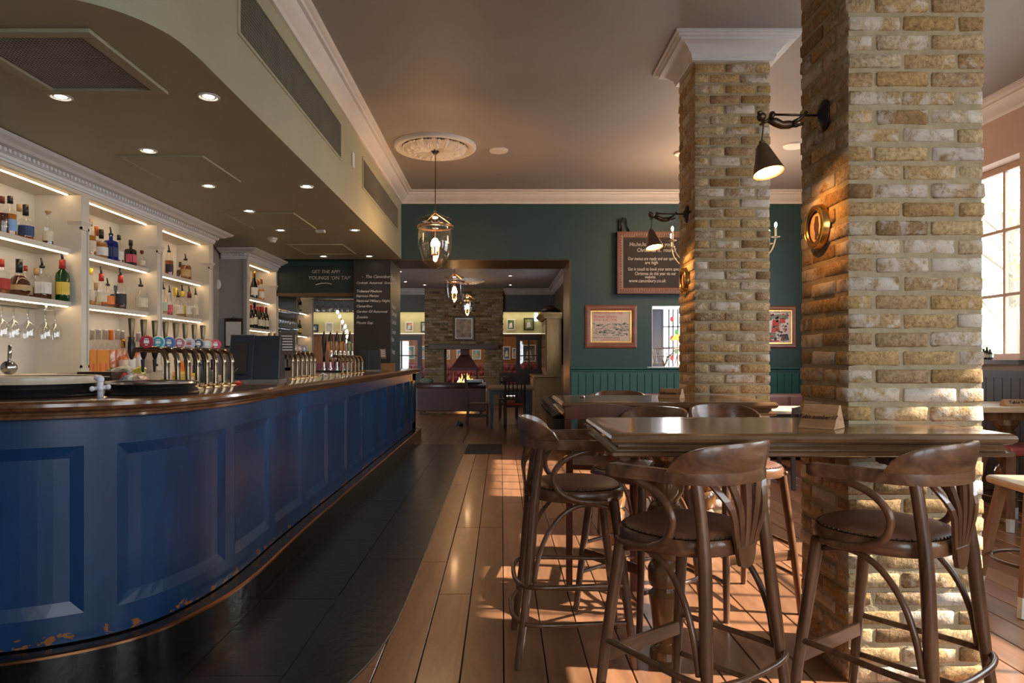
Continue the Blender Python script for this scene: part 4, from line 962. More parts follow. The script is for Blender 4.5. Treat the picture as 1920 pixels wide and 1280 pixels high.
def high_table(name, label, poly, z, peds, wedge=None):
    # polygon runs counterclockwise seen from above so that outward is on the right hand
    t_ = thing(name, label, 'table', (poly[0][0], poly[0][1], 0)); ox, oy = poly[0]
    P = [(x-ox, y-oy) for x, y in poly]
    m = MB().sweep(P, top_profile(z), closed=True); m.prism([(x, y) for x, y in P], z-.05, z-.0005)
    m.build('tabletop', M_table, t_, ang=25)
    for px_, py_ in peds:
        pedestal(t_, px_-ox, py_-oy, z-.07)
        MB().box(px_-ox-.22, px_-ox+.22, py_-oy-.05, py_-oy+.05, z-.09, z-.05).build('bearer', M_ped, t_)
    return t_
TZ = 1.047
high_table('high_table', 'near high oak table notched round the near brick pillar', [(.42, 2.42), (1.77, 2.42), (1.77, 2.745), (1.385, 2.745), (1.385, 3.05), (.42, 3.05)], TZ, [(.715, 2.97)])
high_table('high_table', 'second high oak table standing in front of the farther brick pillar', [(.40, 4.14), (1.63, 4.14), (1.63, 4.90), (.40, 4.90)], TZ, [(.75, 4.55), (1.35, 4.55)])
def wedge(loc, L, h, rz, txt, label, dep=.085, m=None, ts=.036):
    t_ = thing('table_sign', label, 'sign', loc, rz)
    MB().prismx([(-dep/2, 0), (dep/2, 0), (.012, h), (-.004, h)], -L/2, L/2).build('block', m or M_signwood, t_, bevel=.002)
    a = math.atan2(dep/2-.004, h)
    text(txt, paint('black marker', (.01, .01, .01), .6), t_, (0, -dep/2+.013, h*.42), ts, rot=(PI/2-a, 0, 0), align='CENTER', shear=.3, sx=.82)
    return t_
M_signwood = wood('raw timber block', (.28, .13, .055), (.44, .24, .11), .6, 0, 4, 0, .1, (.52, .32, .16))
wedge((1.22, 2.60, TZ), .13, .088, math.radians(-44), 'Table number 17', 'wooden wedge sign for table number 17 on the near high table', .12, ts=.024)
wedge((1.125, 4.52, TZ), .155, .065, math.radians(-40), 'Table number 16', 'wooden wedge sign for table number 16 on the second high table', ts=.028)
# tiny metal thing on the second table
MB().lathe([(.012, 0), (.018, .004), (.014, .012), (.004, .018)], 12).build('cap', M_steel, None, (.545, 4.6, TZ), label='small metal cap lying at the left of the second high table', cat='cap')
# ================================================================ BENTWOOD STOOLS
M_leather = paint('brown leather', (.19, .08, .052), .4, var=.25, scale=8, bmp=.12, bscale=60)
M_studs = paint('old brass studs', (.10, .07, .045), .35, .8)
def seat_outline(n=48, k=1.0):
    out = []
    for i in range(n):
        a = 2*PI*i/n; c, s_ = math.cos(a), math.sin(a)
        rx = .212-.018*(s_ < 0)*(-s_); ry = .205
        e = (abs(c)**2.4+abs(s_)**2.4)**(-1/2.4)
        out.append((rx*c*e*k, ry*s_*e*k))
    return out
SM = {}
def add(name, mb, m, ang=None, smooth=False, bevel=0, stuff=False):
    me = mb.mesh(name, m, smooth or bool(ang))
    if ang: shade_angle(me, ang)
    SM.setdefault('list', []).append((name, me, bevel, stuff))
def band_pt(t):   # t from -1 (left tip) to 1 (right tip)
    a = abs(t); s_ = 1 if t > 0 else -1
    if a > .52: u = (a-.52)/.48; return Vector((s_*(.205+.03*math.sin(u*PI/2)), -.06+.20*u, 0))
    u = a/.52*PI/2; return Vector((s_*.205*math.sin(u)**.95, -.06-.175*math.cos(u)**.9, 0))
def build_stool_meshes():
    SM['list'] = []
    o1 = seat_outline()
    rim = MB()
    n = len(o1); prof = [(-.03, .695), (.0, .695), (.006, .703), (.006, .735), (.0, .745), (-.03, .745)]
    rim.sweep(o1, prof, closed=True); rim.prism(seat_outline(n, .96), .70, .74)
    add('seat_rim', rim, M_dkwoodx, ang=40)
    pad = MB(); vs = [(0, 0, .771)]; rings = [(.45, .769), (.75, .764), (.9, .757), (.965, .748)]
    for k, z in rings: vs += [(x, y, z) for x, y in seat_outline(n, k)]
    fs = [(0, 1+i, 1+(i+1) % n) for i in range(n)]
    for r in range(3): fs += [(1+r*n+i, 1+(r+1)*n+i, 1+(r+1)*n+(i+1) % n, 1+r*n+(i+1) % n) for i in range(n)]
    pad.add(vs, fs); add('seat_pad', pad, M_leather, smooth=True)
    st = MB()
    for x, y in seat_outline(64, .955): st.sphere((x, y, .749), .0042, 6, 4)
    add('stud_trim', st, M_studs, smooth=True, stuff=True)
    for s_ in (-1, 1):
        add('front_leg', MB().tube([(s_*.215, .225, 0), (s_*.195, .19, .33), (s_*.165, .145, .70)], [.0155, .019, .022], 12), M_dkwood, ang=50)
        bpt = band_pt(s_*.30)
        add('rear_leg', MB().tube([tuple(q) for q in catmull([(s_*.215, -.27, 0), (s_*.195, -.225, .35), (s_*.165, -.195, .70), (bpt.x, bpt.y+.012, .95)], 5)], [.0155]+[.018]*5+[.021]*5+[.019]*5, 12), M_dkwood, ang=50)
        loop = catmull([(s_*.222, .10, .925), (s_*.226, .02, .918), (s_*.226, -.07, .885), (s_*.224, -.118, .825), (s_*.222, -.10, .755), (s_*.222, -.03, .715), (s_*.222, .05, .705), (s_*.216, .11, .706)], 6)
        add('arm_loop', MB().tube([tuple(q) for q in loop], [.009]*4+[.0125]*(len(loop)-8)+[.009]*4, 10), M_dkwood, smooth=True)
        br = catmull([(s_*.165, .125, .668), (s_*.172, .03, .685), (s_*.182, -.06, .655), (s_*.192, -.135, .575), (s_*.2, -.18, .47), (s_*.2, -.20, .36)], 6)
        add('arch_brace', MB().tube([tuple(q) for q in br], .0105, 10), M_dkwood, smooth=True)
    for z, sp in ((.345, 0), (.19, .012)):
        k = .0
        hp = catmull([(-.198-sp, .19, z), (-.206-sp, .05, z), (-.222-sp, -.13, z), (-.205-sp, -.235, z), (-.12, -.272-sp, z), (0, -.280-sp, z), (.12, -.272-sp, z), (.205+sp, -.235, z), (.222+sp, -.13, z), (.206+sp, .05, z), (.198+sp, .19, z)], 6)
        add('foot_hoop', MB().tube([tuple(q) for q in hp], .0105, 10), M_dkwood, smooth=True)
    add('front_rail', MB().box(-.19, .19, .178, .196, .27, .32), M_dkwoodx, bevel=.003)
    # arm band
    K = 41; P = [band_pt(-1+2*i/(K-1)) for i in range(K)]; vs = []
    for i, p in enumerate(P):
        a, b = P[max(0, i-1)], P[min(K-1, i+1)]; d = (b-a).normalized(); nn = Vector((d.y, -d.x, 0)); 
        u = abs(-1+2*i/(K-1)); w = .013+.012*max(0, (u-.55)/.45); dz = .022
        if i in (0, K-1): w *= .5; dz *= .7
        zc = .943
        for (o, zz) in ((-w, -dz), (w, -dz*.9), (w*1.05, 0), (w*.9, dz), (-w*.9, dz), (-w*1.05, 0)):
            q = p+nn*o; vs.append((q.x, q.y, zc+zz))
    fs = [(i*6+k, i*6+(k+1) % 6, (i+1)*6+(k+1) % 6, (i+1)*6+k) for i in range(K-1) for k in range(6)]+[tuple(range(6))[::-1], tuple((K-1)*6+k for k in range(6))]
    add('arm_band', MB().add(vs, fs), M_dkwoodx, ang=35)
    # crest panel
    vs = []; K = 25
    for i in range(K):
        t = -1+2*i/(K-1); p = band_pt(t*.47); a, b = band_pt(t*.47-.01), band_pt(t*.47+.01); d = (b-a).normalized(); nn = Vector((d.y, -d.x, 0))
        h = .092*(max(0, 1-abs(t)**3.2))**.6
        for (o, zz) in ((-.008, 0), (.012, 0), (.014+.012, h*.85), (.010+.012, h), (-.004+.012, h), (-.008+.012, h*.85)):
            q = p+nn*o; vs.append((q.x, q.y, .958+zz))
    fs = [(i*6+k, i*6+(k+1) % 6, (i+1)*6+(k+1) % 6, (i+1)*6+k) for i in range(K-1) for k in range(6)]
    add('crest_panel', MB().add(vs, fs), M_dkwoodx, ang=40)
    # fanned slats
    for i in range(5):
        u = (i-2)/2; b = band_pt(u*.24)
        pts = [(u*.030, -.222, .69), (u*.055, -.230, .76), (u*.088, -.234, .85), (b.x, b.y+.004, .935)]
        mb = MB(); q = [Vector(p) for p in catmull(pts, 4)]; vs = []
        for j, p in enumerate(q):
            w = .009+.007*j/(len(q)-1)
            for (dx, dy) in ((-w, -.005), (w, -.005), (w, .005), (-w, .005)): vs.append((p.x+dx, p.y+dy, p.z))
        fs = [(j*4+k, j*4+(k+1) % 4, (j+1)*4+(k+1) % 4, (j+1)*4+k) for j in range(len(q)-1) for k in range(4)]+[(3, 2, 1, 0), tuple(4*len(q)-4+k for k in range(4))]
        add('back_slat', mb.add(vs, fs), M_dkwood)
    mb = MB(); pl = [(-.042, .80), (-.045, .70), (-.03, .662), (0, .652), (.03, .662), (.045, .70), (.042, .80), (.03, .81), (-.03, .81)]
    mb.prismy([(x, z) for x, z in [(-.046, .725), (-.045, .70), (-.032, .664), (0, .654), (.032, .664), (.045, .70), (.046, .725)]], -.233, -.219)
    add('slat_foot', mb, M_dkwood)
build_stool_meshes(); first_stool = [None]
def stool(x, y, face, label, leather=True, group='bentwood bar stools'):
    s_ = thing('bar_stool', label, 'bar stool', (x, y, 0), math.atan2(-face[0], face[1]), group)
    for name, me, bev, stuff in SM['list']:
        if not leather and name in ('stud_trim',): continue
        o = place(name, me, s_, mat=(M_dkwoodx if (name == 'seat_pad' and not leather) else None))
        if stuff: o['kind'] = 'stuff'
        if bev: b = o.modifiers.new('bevel', 'BEVEL'); b.width = bev; b.segments = 2
    return s_
stool(.63, 2.32, (-.60, .80), 'brown bentwood armed stool in front of the near table, just left of the pillar')
stool(1.30, 2.31, (-.58, .81), 'brown bentwood armed stool in front of the near pillar')
stool(.335, 3.10, (1, .02), 'brown bentwood armed stool at the left end of the near table, seen from the side')
stool(.70, 3.54, (-.79, -.61), 'bentwood armed stool with a bare wooden seat behind the near table', leather=False)
stool(1.27, 3.66, (.25, -.97), 'bentwood armed stool behind the near table close to the near pillar')
stool(.95, 5.35, (0, -1), 'bentwood armed stool on the far side of the second high table')
# slatted reddish chair left of the second table
M_redwood = wood('reddish brown wood', (.10, .028, .014), (.19, .06, .03), .35, 2, 2, .3, .05)
def slat_chair(x, y, face, label, hs=.45, ht=.95, m=None, seat=None, nsl=4, wd=.42, group=None, name='dining_chair'):
    c_ = thing(name, label, 'chair', (x, y, 0), math.atan2(-face[0], face[1]), group); m = m or M_redwood
    MB().prism([(-wd/2, .2), (-wd/2+.03, -.2), (wd/2-.03, -.2), (wd/2, .2)], hs-.03, hs).build('seat', m, c_, bevel=.004)
    if seat: MB().box(-wd/2+.04, wd/2-.04, -.17, .17, hs, hs+.03).build('seat_cushion', seat, c_, bevel=.012)
    for s_ in (-1, 1):
        MB().tube([(s_*(wd/2-.02), .18, 0), (s_*(wd/2-.02), .18, hs-.03)], [.016, .02], 4).build('leg', m, c_)
        MB().tube([(s_*(wd/2-.04), -.22, 0), (s_*(wd/2-.04), -.19, hs), (s_*(wd/2-.03), -.26, ht)], [.018, .02, .015], 4).build('leg', m, c_)
        MB().box(s_*(wd/2-.03)-.01, s_*(wd/2-.03)+.01, -.19, .17, hs*.4, hs*.4+.03).build('stretcher', m, c_)
    cr = [(-wd/2+.02, ht-.06), (wd/2-.02, ht-.06), (wd/2-.02, ht), (wd/4, ht+.02), (0, ht+.028), (-wd/4, ht+.02), (-wd/2+.02, ht)]
    MB().prismy(cr, -.275, -.25).build('crest_rail', m, c_)
    MB().box(-wd/2+.04, wd/2-.04, -.22, -.2, hs+.10, hs+.14).build('lower_rail', m, c_)
    for i in range(nsl):
        u = (i-(nsl-1)/2)*.075; MB().tube([(u, -.21, hs+.12), (u, -.262, ht-.03)], [.010, .012], 4).build('back_slat', m, c_)
    return c_
slat_chair(.60, 4.10, (.15, 1), 'reddish slat backed tall chair at the left front of the second high table', .70, 1.03, wd=.44, name='tall_chair')
# ================================================================ CEILING FITTINGS
def rose(X, Y, r, zc, label):
    t_ = thing('ceiling_rose', label, 'ceiling rose', (X, Y, zc)); nr, na = 30, 320; vs = []; 
    for i in range(nr+1):
        q = i/nr*.80
        for j in range(na):
            a = 2*PI*j/na
            leaf = abs(math.sin(a*8+math.sin(q*14)*.5)); vein = .5+.5*math.sin(a*40+q*26*math.sin(a*8))
            h = .016+.055*math.sin(min(1, q/.75)*PI)**.6*(.45+.55*leaf)+.024*vein*min(1, q*5)
            h += .02*(math.sin(q*40)*.5+.5)*(q > .5)*leaf
            vs.append((q*r*math.cos(a), q*r*math.sin(a), -h))
    fs = [(i*na+j, i*na+(j+1) % na, (i+1)*na+(j+1) % na, (i+1)*na+j) for i in range(nr) for j in range(na)]
    MB().add(vs, fs).build('acanthus_relief', M_trim, t_, smooth=True)
    MB().lathe([(r*.80, 0), (r*.80, -.02), (r*.83, -.03), (r*.86, -.022), (r*.90, -.035), (r*.95, -.045), (r*.985, -.035), (r, -.02), (r, 0)], 64, cap=False).build('moulded_ring', M_trim, t_, ang=40)
    return t_
M_lampgl = clear('bell jar glass', (.97, .94, .91), gloss=.3, rough=.03)
M_mbrass = paint('lamp brass', (.30, .17, .08), .3, 1)
def pendant(X, Y, zc, zb, label, finial=False, watt=18):
    t_ = thing('pendant_lantern', label, 'pendant lamp', (X, Y, 0))
    MB().lathe([(.0, zc-.10), (.018, zc-.095), (.045, zc-.06), (.05, zc-.035)], 16).build('ceiling_cup', M_black, t_, smooth=True)
    MB().tube([(0, 0, zc-.09), (.004, 0, (zc+zb)/2+.4), (0, 0, zb+.60)], .0055, 6).build('cord', M_bronze, t_)
    MB().lathe([(.012, .63), (.02, .61), (.05, .59), (.12, .555), (.185, .53), (.19, .525), (.183, .522), (.11, .50), (.0, .49)], 28, (0, 0, zb), cap=False).build('smoke_lid', M_lampgl, t_, smooth=True)
    J = [(.172, .47), (.186, .468), (.178, .455), (.184, .40), (.187, .30), (.182, .22), (.165, .14), (.13, .065), (.08, .02), (.03, .003), (.0, 0)]
    MB().lathe(J, 32, (0, 0, zb), cap=False).build('glass_jar', M_lampgl, t_, smooth=True)
    MB().lathe([(.19, .435), (.196, .437), (.196, .452), (.19, .454)], 32, (0, 0, zb), cap=False).build('metal_band', M_mbrass, t_, ang=40)
    for k in range(3):
        a = 2*PI*k/3+.4; MB().tube([(.19*math.cos(a), .19*math.sin(a), zb+.445), (.21*math.cos(a), .21*math.sin(a), zb+.47), (.12*math.cos(a), .12*math.sin(a), zb+.53), (0, 0, zb+.60)], .0035, 5).build('chain', M_mbrass, t_)
    MB().tube([(0, 0, zb+.6), (0, 0, zb+.14)], .005, 6).lathe([(.03, .14), (.035, .15), (.01, .16)], 12, (0, 0, zb)).build('stem', M_mbrass, t_)
    for k in range(3):
        a = 2*PI*k/3+.5; x, y = .042*math.cos(a), .042*math.sin(a)
        c_ = MB().tube([(x, y, zb+.15), (x, y, zb+.235)], .010, 8).build('candle_tube', M_cream2, t_)
        MB().sphere((x, y, zb+.262), .014, 10, 8, (1, 1, 1.9)).build('bulb', M_bulb, c_, smooth=True)
    if finial: MB().lathe([(.0, -.05), (.015, -.04), (.03, -.02), (.035, 0), (.05, .01)], 14, (0, 0, zb)).build('finial', M_bronze, t_, smooth=True)
    light('POINT', (0, 0, zb+.34), watt, (1, .60, .30), .04, parent=t_)
    return t_
M_cream2 = paint('cream candle tube', (.6, .5, .35), .5)
rose(-.718, 7.41, .445, CZ, 'big plaster ceiling rose with acanthus leaves above the nearest lantern')
pendant(-.718, 7.41, CZ, 2.29, 'nearest glass bell jar lantern hanging from the acanthus rose', watt=22)
pendant(-.88, 12.8, FC, 2.30, 'second glass bell jar lantern, hanging beyond the doorway', True, 8)
rose(-.86, 17.3, .445, FC, 'plaster ceiling rose above the farthest lantern')
pendant(-.86, 17.3, FC, 2.33, 'farthest glass bell jar lantern, hanging before the chimney', watt=7)
def disc(px, py, z, r, label, m=M_trim):
    p = atz(px, py, z); t_ = thing('ceiling_speaker', label, 'speaker', (p.x, p.y, z))
    MB().lathe([(r, 0), (r, -.012), (r*.93, -.02), (r*.85, -.016), (r*.8, -.02), (.0, -.022)], 32, cap=False).build('grille', m, t_, ang=30)
disc(935, 281, CZ, .105, 'round ceiling speaker right of the acanthus rose'); disc(1282, 286, CZ, .105, 'round ceiling speaker half hidden left of the farther brick pillar'); disc(1490, 272, CZ, .12, 'round ceiling speaker between the two brick pillars')
M_dl = emit('downlight lens', (1, .90, .74), 22)
def downlight(px, py, z, k, on=True, watt=9, col=(1, .82, .6), face_z=None):
    p = atz(px, py, z); t_ = thing('downlight', 'small round recessed downlight %s' % k, 'downlight', (p.x, p.y, z), 0, 'recessed downlights')
    MB().lathe([(.058, 0), (.058, -.004), (.048, -.007), (.043, -.004), (.040, .0)], 24, cap=False).build('bezel', M_white, t_, ang=40)
    MB().lathe([(.0, -.002), (.028, -.002), (.028, -.0015)], 18).build('lens', M_dl if on else M_paper, t_)
    if on and watt: light('SPOT', (0, 0, -.03), watt, col, .03, spot=95, parent=t_)
dls = [(114, 181, 'left of the near vent corner'), (391, 181, 'nearest the curved soffit edge'), (278, 282, 'above the first hatch in the soffit'), (391, 348, 'at the far corner of the first hatch'), (575, 349, 'halfway along the soffit edge'), (467, 395, 'above the second hatch'), (526, 431, 'beyond the second hatch'), (665, 431, 'near the far end of the soffit edge'), (607, 480, 'before the chalk fascia'), (692, 480, 'before the black pier'), (574, 460, 'dim, between smoke alarm and chalk fascia')]
for i, (a, b, k) in enumerate(dls): downlight(a, b, SOFZ, k, i != 10, 10 if i < 7 else 3)
for i, (a, b, k) in enumerate(((750, 509, 'beyond the doorway beside the black pier'), (760, 528, 'in the far ceiling, left'), (796, 534, 'in the far ceiling left of the chimney'), (957, 517, 'in the far ceiling, right and nearer'), (957, 534, 'in the far ceiling, right and farther'))): downlight(a, b, FC, k, True, 3)
# soffit fittings: mesh vent, hatches, alarm, side grilles
vt = thing('mesh_vent', 'large square mesh vent let into the soffit near the camera', 'vent', (-2.03, 3.19, SOFZ))
M_sof = MATS['sage green soffit paint']
for (a, b, c_, d) in ((-.31, .31, .285, .34), (-.31, .31, -.34, -.285), (-.31, -.25, -.285, .285), (.25, .31, -.285, .285)): MB().box(a, b, c_, d, -.018, 0).build('frame', M_sof, vt, bevel=.004)
m = MB()
for i in range(31):
    x = -.25+i*.5/30; m.box(x-.0024, x+.0024, -.285, .285, -.006, -.003)
for i in range(35):
    y = -.285+i*.57/34; m.box(-.25, .25, y-.0024, y+.0024, -.0055, -.0025)
q = m.build('mesh', paint('grey mesh', (.34, .32, .31), .5), vt); q['kind'] = 'stuff'
MB().box(-.25, .25, -.285, .285, -.002, -.001).build('dark_back', paint('vent dark', (.03, .028, .026), .8), vt)
for (cx, cy, sx, sy, k) in ((-2.32, 4.97, .53, .62, 'first'), (-2.30, 6.84, .62, .74, 'second'), (-2.25, 8.6, .62, .7, 'third and faintest')):
    t_ = thing('ceiling_hatch', '%s flush hatch in the soffit over the bar' % k, 'hatch', (cx, cy, SOFZ))
    MB().cbox(0, 0, -.003, sx, sy, .006).build('cover', M_sof, t_)
    for s_ in (-1, 1): MB().cbox(s_*(sx/2+.018), 0, -.006, .022, sy+.058, .012).build('frame', M_sof, t_); MB().cbox(0, s_*(sy/2+.018), -.006, sx+.014, .022, .012).build('frame', M_sof, t_)
t_ = thing('smoke_alarm', 'white round smoke alarm under the soffit near the wine shelving', 'alarm', atz(511, 446, SOFZ)); MB().lathe([(.055, 0), (.055, -.02), (.04, -.03), (.035, -.05), (.0, -.055)], 24).build('case', M_white, t_, ang=40)
t_ = thing('emergency_light', 'small white oblong fitting under the soffit', 'light', atz(601, 431, SOFZ)); MB().cbox(0, 0, -.015, .10, .05, .03).build('case', M_white, t_, bevel=.008)
for (ya, yb, za, zb, k) in ((2.95, 5.89, 3.04, 3.33, 'long mesh grille in the side of the soffit nearest the camera'), (6.85, 9.15, 3.03, 3.31, 'second mesh grille in the side of the soffit toward the green wall')):
    t_ = thing('side_grille', k, 'grille', (-1.39, ya, za)); L = yb-ya; H = zb-za
    if ya < 3: ya2 = 3.62-2.95; 
    s0 = .67 if ya < 3 else 0
    MB().box(.0, .008, s0-.03, L+.02, -.02, 0).box(.0, .008, s0-.03, L+.02, H, H+.02).box(.0, .008, s0-.03, s0, 0, H).box(0, .008, L, L+.02, 0, H).build('frame', M_sof, t_)
    m = MB(); n_ = int((L-s0)/.02)
    for i in range(n_): y = s0+i*.02; m.box(.002, .004, y, y+.004, 0, H)
    for i in range(int(H/.02)): m.box(.002, .0045, s0, L, i*.02, i*.02+.004)
    q = m.build('mesh', paint('sage grey mesh', (.19, .18, .14), .5), t_); q['kind'] = 'stuff'
    MB().box(-.001, .001, s0, L, 0, H).build('dark_back', paint('grille dark', (.07, .065, .05), .8), t_)
t_ = thing('switch_plate', 'small white plate on the soffit side between the two grilles', 'switch', atx(661, 300, -1.389)); MB().cbox(.006, 0, 0, .012, .075, .14).build('plate', M_white, t_, bevel=.002)
# ================================================================ WALL LAMPS WITH CONE SHADES
M_shade = paint('aged pewter shade', (.20, .13, .08), .4, .7, .2)
def wall_lamp(y, z, label, side=1.396):
    t_ = thing('wall_lamp', label, 'wall lamp', (side, y, z))
    MB().lathe([(.0, -.03), (.02, -.03), (.03, -.02), (.055, -.014), (.066, -.006), (.068, .0), (.0, .0)], 24, axis='x', cap=False).build('wall_plate', M_black, t_, smooth=True).scale = (1, .75, 1)
    MB().tube([(-.02, 0, 0), (-.22, 0, .004)], .0055, 8).sphere((-.225, 0, .004), .014, 10, 8).build('arm', M_bronze, t_, smooth=True)
    b = MB(); b.tube([(-.245, 0, -.018), (-.215, 0, -.028), (-.185, 0, -.042), (-.155, 0, -.040), (-.13, 0, -.036)], [.011, .019, .018, .019, .012], 10)
    b.sphere((-.272, 0, -.006), .020, 12, 10); b.tube([(-.262, .012, .006), (-.280, .0, .012), (-.285, -.012, .004)], .010, 8)
    for s_ in (-1, 1):
        b.tube([(-.235, s_*.014, -.018), (-.228, s_*.02, -.002), (-.222, s_*.008, .006)], [.007, .006, .005], 7)
        b.tube([(-.14, s_*.012, -.036), (-.115, s_*.018, -.030-.008*s_), (-.095, s_*.018, -.018-.014*s_), (-.085, s_*.018, -.010-.02*s_)], [.011, .009, .006, .008], 7)
        b.tube([(-.245, s_*.012, -.022), (-.262, s_*.016, -.032), (-.275, s_*.008, -.036)], [.007, .006, .005], 7)
    b.build('cherub_figure', M_bronze, t_, smooth=True)
    MB().tube([(-.262, 0, -.03), (-.266, 0, -.07), (-.270, .0, -.115)], .0035, 6).lathe([(.006, 0), (.013, -.005), (.013, -.02)], 12, (-.270, 0, -.108)).build('cord', M_bronze, t_)
    sh = MB().lathe([(.016, -.128), (.020, -.128), (.028, -.145), (.066, -.262), (.064, -.262), (.026, -.146), (.0, -.140)], 28, (0, 0, .128), cap=False).build('shade', M_shade, t_, (-.270, 0, -.128), (math.radians(-13), math.radians(-8), 0), ang=50)
    MB().lathe([(.060, -.255), (.025, -.150), (.0, -.145)], 24, (0, 0, .128), cap=False).build('shade_reflector', paint('pale shade reflector', (.7, .55, .35), .5), sh, smooth=True)  # pale cone added inside the shade to brighten its opening
    MB().sphere((-.268, 0, -.240), .019, 12, 10, (1, 1, 1.1)).build('bulb', M_bulb, t_, smooth=True)
    light('SPOT', (-.262, -.012, -.246), 15, (1, .38, .07), .012, spot=72, parent=t_, rot=(0, math.radians(-50), 0)).data.spot_blend = 1
    light('POINT', (-.262, -.012, -.246), 2, (1, .45, .14), .012, parent=t_)
    return t_
wall_lamp(2.95, 2.36, 'bronze cherub wall lamp with cone shade on the near brick pillar')
wall_lamp(5.13, 2.395, 'bronze cherub wall lamp with cone shade on the farther brick pillar')
def oval(y, z, label):
    t_ = thing('oval_frame', label, 'picture', (1.396, y, z))
    MB().lathe([(.066, -.018), (.070, -.026), (.078, -.028), (.082, -.020), (.086, -.026), (.093, -.024), (.098, -.010), (.10, 0), (.066, 0)], 40, axis='x', cap=False).build('gilt_frame', M_gold, t_, ang=50).scale = (1, 1, 1)
    MB().lathe([(.0, -.010), (.068, -.010), (.068, -.008)], 32, axis='x', cap=False).build('backing', paint('ivory card', (.62, .45, .28), .4), t_)
    m = MB(); fig = [(-.012, .05), (.010, .052), (.016, .03), (.022, .02), (.020, -.005), (.012, -.02), (.014, -.05), (-.002, -.052), (-.004, -.022), (-.016, -.05), (-.026, -.052), (-.016, -.015), (-.020, .01), (-.016, .028)]
    m.prismx([(a, b-.004) for a, b in fig], -.0125, -.010); m.build('silhouette', paint('sepia silhouette', (.07, .03, .018), .6), t_)
    return t_
oval(3.0, 1.888, 'round gilt frame with a dark figure silhouette on the near brick pillar'); oval(5.18, 1.90, 'round gilt frame on the farther brick pillar, seen edge on')
# ================================================================ CHANDELIER BEHIND THE FARTHER PILLAR
ch = thing('chandelier', 'cream eight armed candle chandelier mostly hidden behind the farther brick pillar', 'chandelier', (2.5, 7.76, 0))
M_chm = paint('cream brass chandelier', (.42, .34, .22), .4, .4)
MB().tube([(0, 0, CZ), (0, 0, 2.75)], .008, 8).build('rod', M_bronze, ch)
MB().lathe([(.0, 2.30), (.03, 2.33), (.05, 2.40), (.03, 2.47), (.02, 2.6), (.04, 2.7), (.015, 2.78)], 16).build('body', M_chm, ch, smooth=True)
for d in (190, 145, 100, 55, 10, -35, -80, -125):
    a = math.radians(d); c_, s_ = math.cos(a), math.sin(a)
    arm = MB().tube([(r*c_, r*s_, z) for r, z in [tuple(q)[:2] for q in catmull([(.03, 2.42, 0), (.20, 2.33, 0), (.40, 2.36, 0), (.54, 2.48, 0), (.59, 2.62, 0)], 5)]], .007, 6).build('arm', M_chm, ch, smooth=True)
    MB().lathe([(.0, 2.615), (.045, 2.63), (.047, 2.635), (.014, 2.628), (.014, 2.635)], 14, (.59*c_, .59*s_, 0)).build('drip_pan', M_chm, arm, smooth=True)
    MB().tube([(.59*c_, .59*s_, 2.63), (.59*c_, .59*s_, 2.735)], .011, 8).build('candle', M_cream2, arm)
    MB().sphere((.59*c_, .59*s_, 2.765), .014, 10, 8, (1, 1, 2)).build('bulb', M_bulb, arm, smooth=True)
light('POINT', (0, 0, 2.95), 40, (1, .62, .34), .3, parent=ch)
# ================================================================ PICTURES AND SIGNS ON THE GREEN WALL
M_mahog = wood('mahogany frame', (.12, .032, .014), (.24, .075, .035), .35, 0, 2, .3, .05)
def frame_pic(name, label, x0, x1, z0, z1, y, fw, m, picm, inner=None, depth=.03, cat='picture'):
    t_ = thing(name, label, cat, ((x0+x1)/2, y, z0)); w2 = (x1-x0)/2; h = z1-z0
    MB().sweep([(-w2, 0), (w2, 0), (w2, h), (-w2, h)], [(0, 0), (0, depth*.6), (-fw*.3, depth), (-fw*.6, depth*.9), (-fw, depth*.5), (-fw, 0)], closed=True).build('frame', m, t_, rot=(PI/2, 0, 0), ang=30)
    if inner: MB().sweep([(-w2+fw, fw), (w2-fw, fw), (w2-fw, h-fw), (-w2+fw, h-fw)], [(0, 0), (0, depth*.6), (-fw*.25, depth*.5), (-fw*.25, 0)], closed=True).build('gilt_slip', inner, t_, rot=(PI/2, 0, 0), ang=30)
    MB().box(-w2+fw*.9, w2-fw*.9, -.006, -.004, fw*.9, h-fw*.9).build('print', picm, t_)
    return t_
M_poster = paint('aged poster paper', (.50, .42, .38), .6, var=.12, scale=12)
M_red = paint('poster red', (.50, .08, .08), .6); M_grn = paint('poster grey green', (.20, .26, .22), .6, var=.5, scale=20); M_ink = paint('poster ink', (.06, .07, .09), .6)
p1 = frame_pic('framed_poster', 'old printed poster in a mahogany frame on the teal wall left of the niche', 1.163, 1.88, 1.458, 2.05, WY, .075, M_mahog, M_poster, M_gold)
for s, x, z, sz, m_ in (("Adventures of Map", -.25, .47, .058, M_red), ("Bower Green", -.24, .415, .062, M_red), ("BAND & FESTIVAL", -.24, .372, .045, M_red), ("BRIGHTON BY THE SOUTHERN RAILWAY", -.245, .135, .021, M_ink), ("LONDON SOUTH", -.14, .10, .036, M_red)): text(s, m_, p1, (x, -.0065, z), sz, shear=.15 if sz > .05 else 0, sx=.92)
m = MB(); RR = random.Random(3)
for i in range(150): a, b = RR.uniform(-.26, .24), RR.uniform(.165, .34); m.box(a, a+RR.uniform(.01, .05), -.0072, -.0064, b, b+RR.uniform(.003, .014))
q = m.build('printed_scene', M_grn, p1); q['kind'] = 'stuff'
m = MB()
for i in range(60): a, b = RR.uniform(-.26, .24), RR.uniform(.165, .34); m.box(a, a+RR.uniform(.008, .03), -.0076, -.0068, b, b+RR.uniform(.002, .008))
q = m.build('printed_crowd', M_ink, p1); q['kind'] = 'stuff'
p2 = frame_pic('framed_poster', 'bright red and white poster in a mahogany frame between the two brick pillars', 3.40, 4.09, 1.455, 2.04, WY, .06, M_mahog, paint('white poster', (.66, .58, .60), .4), M_gold)
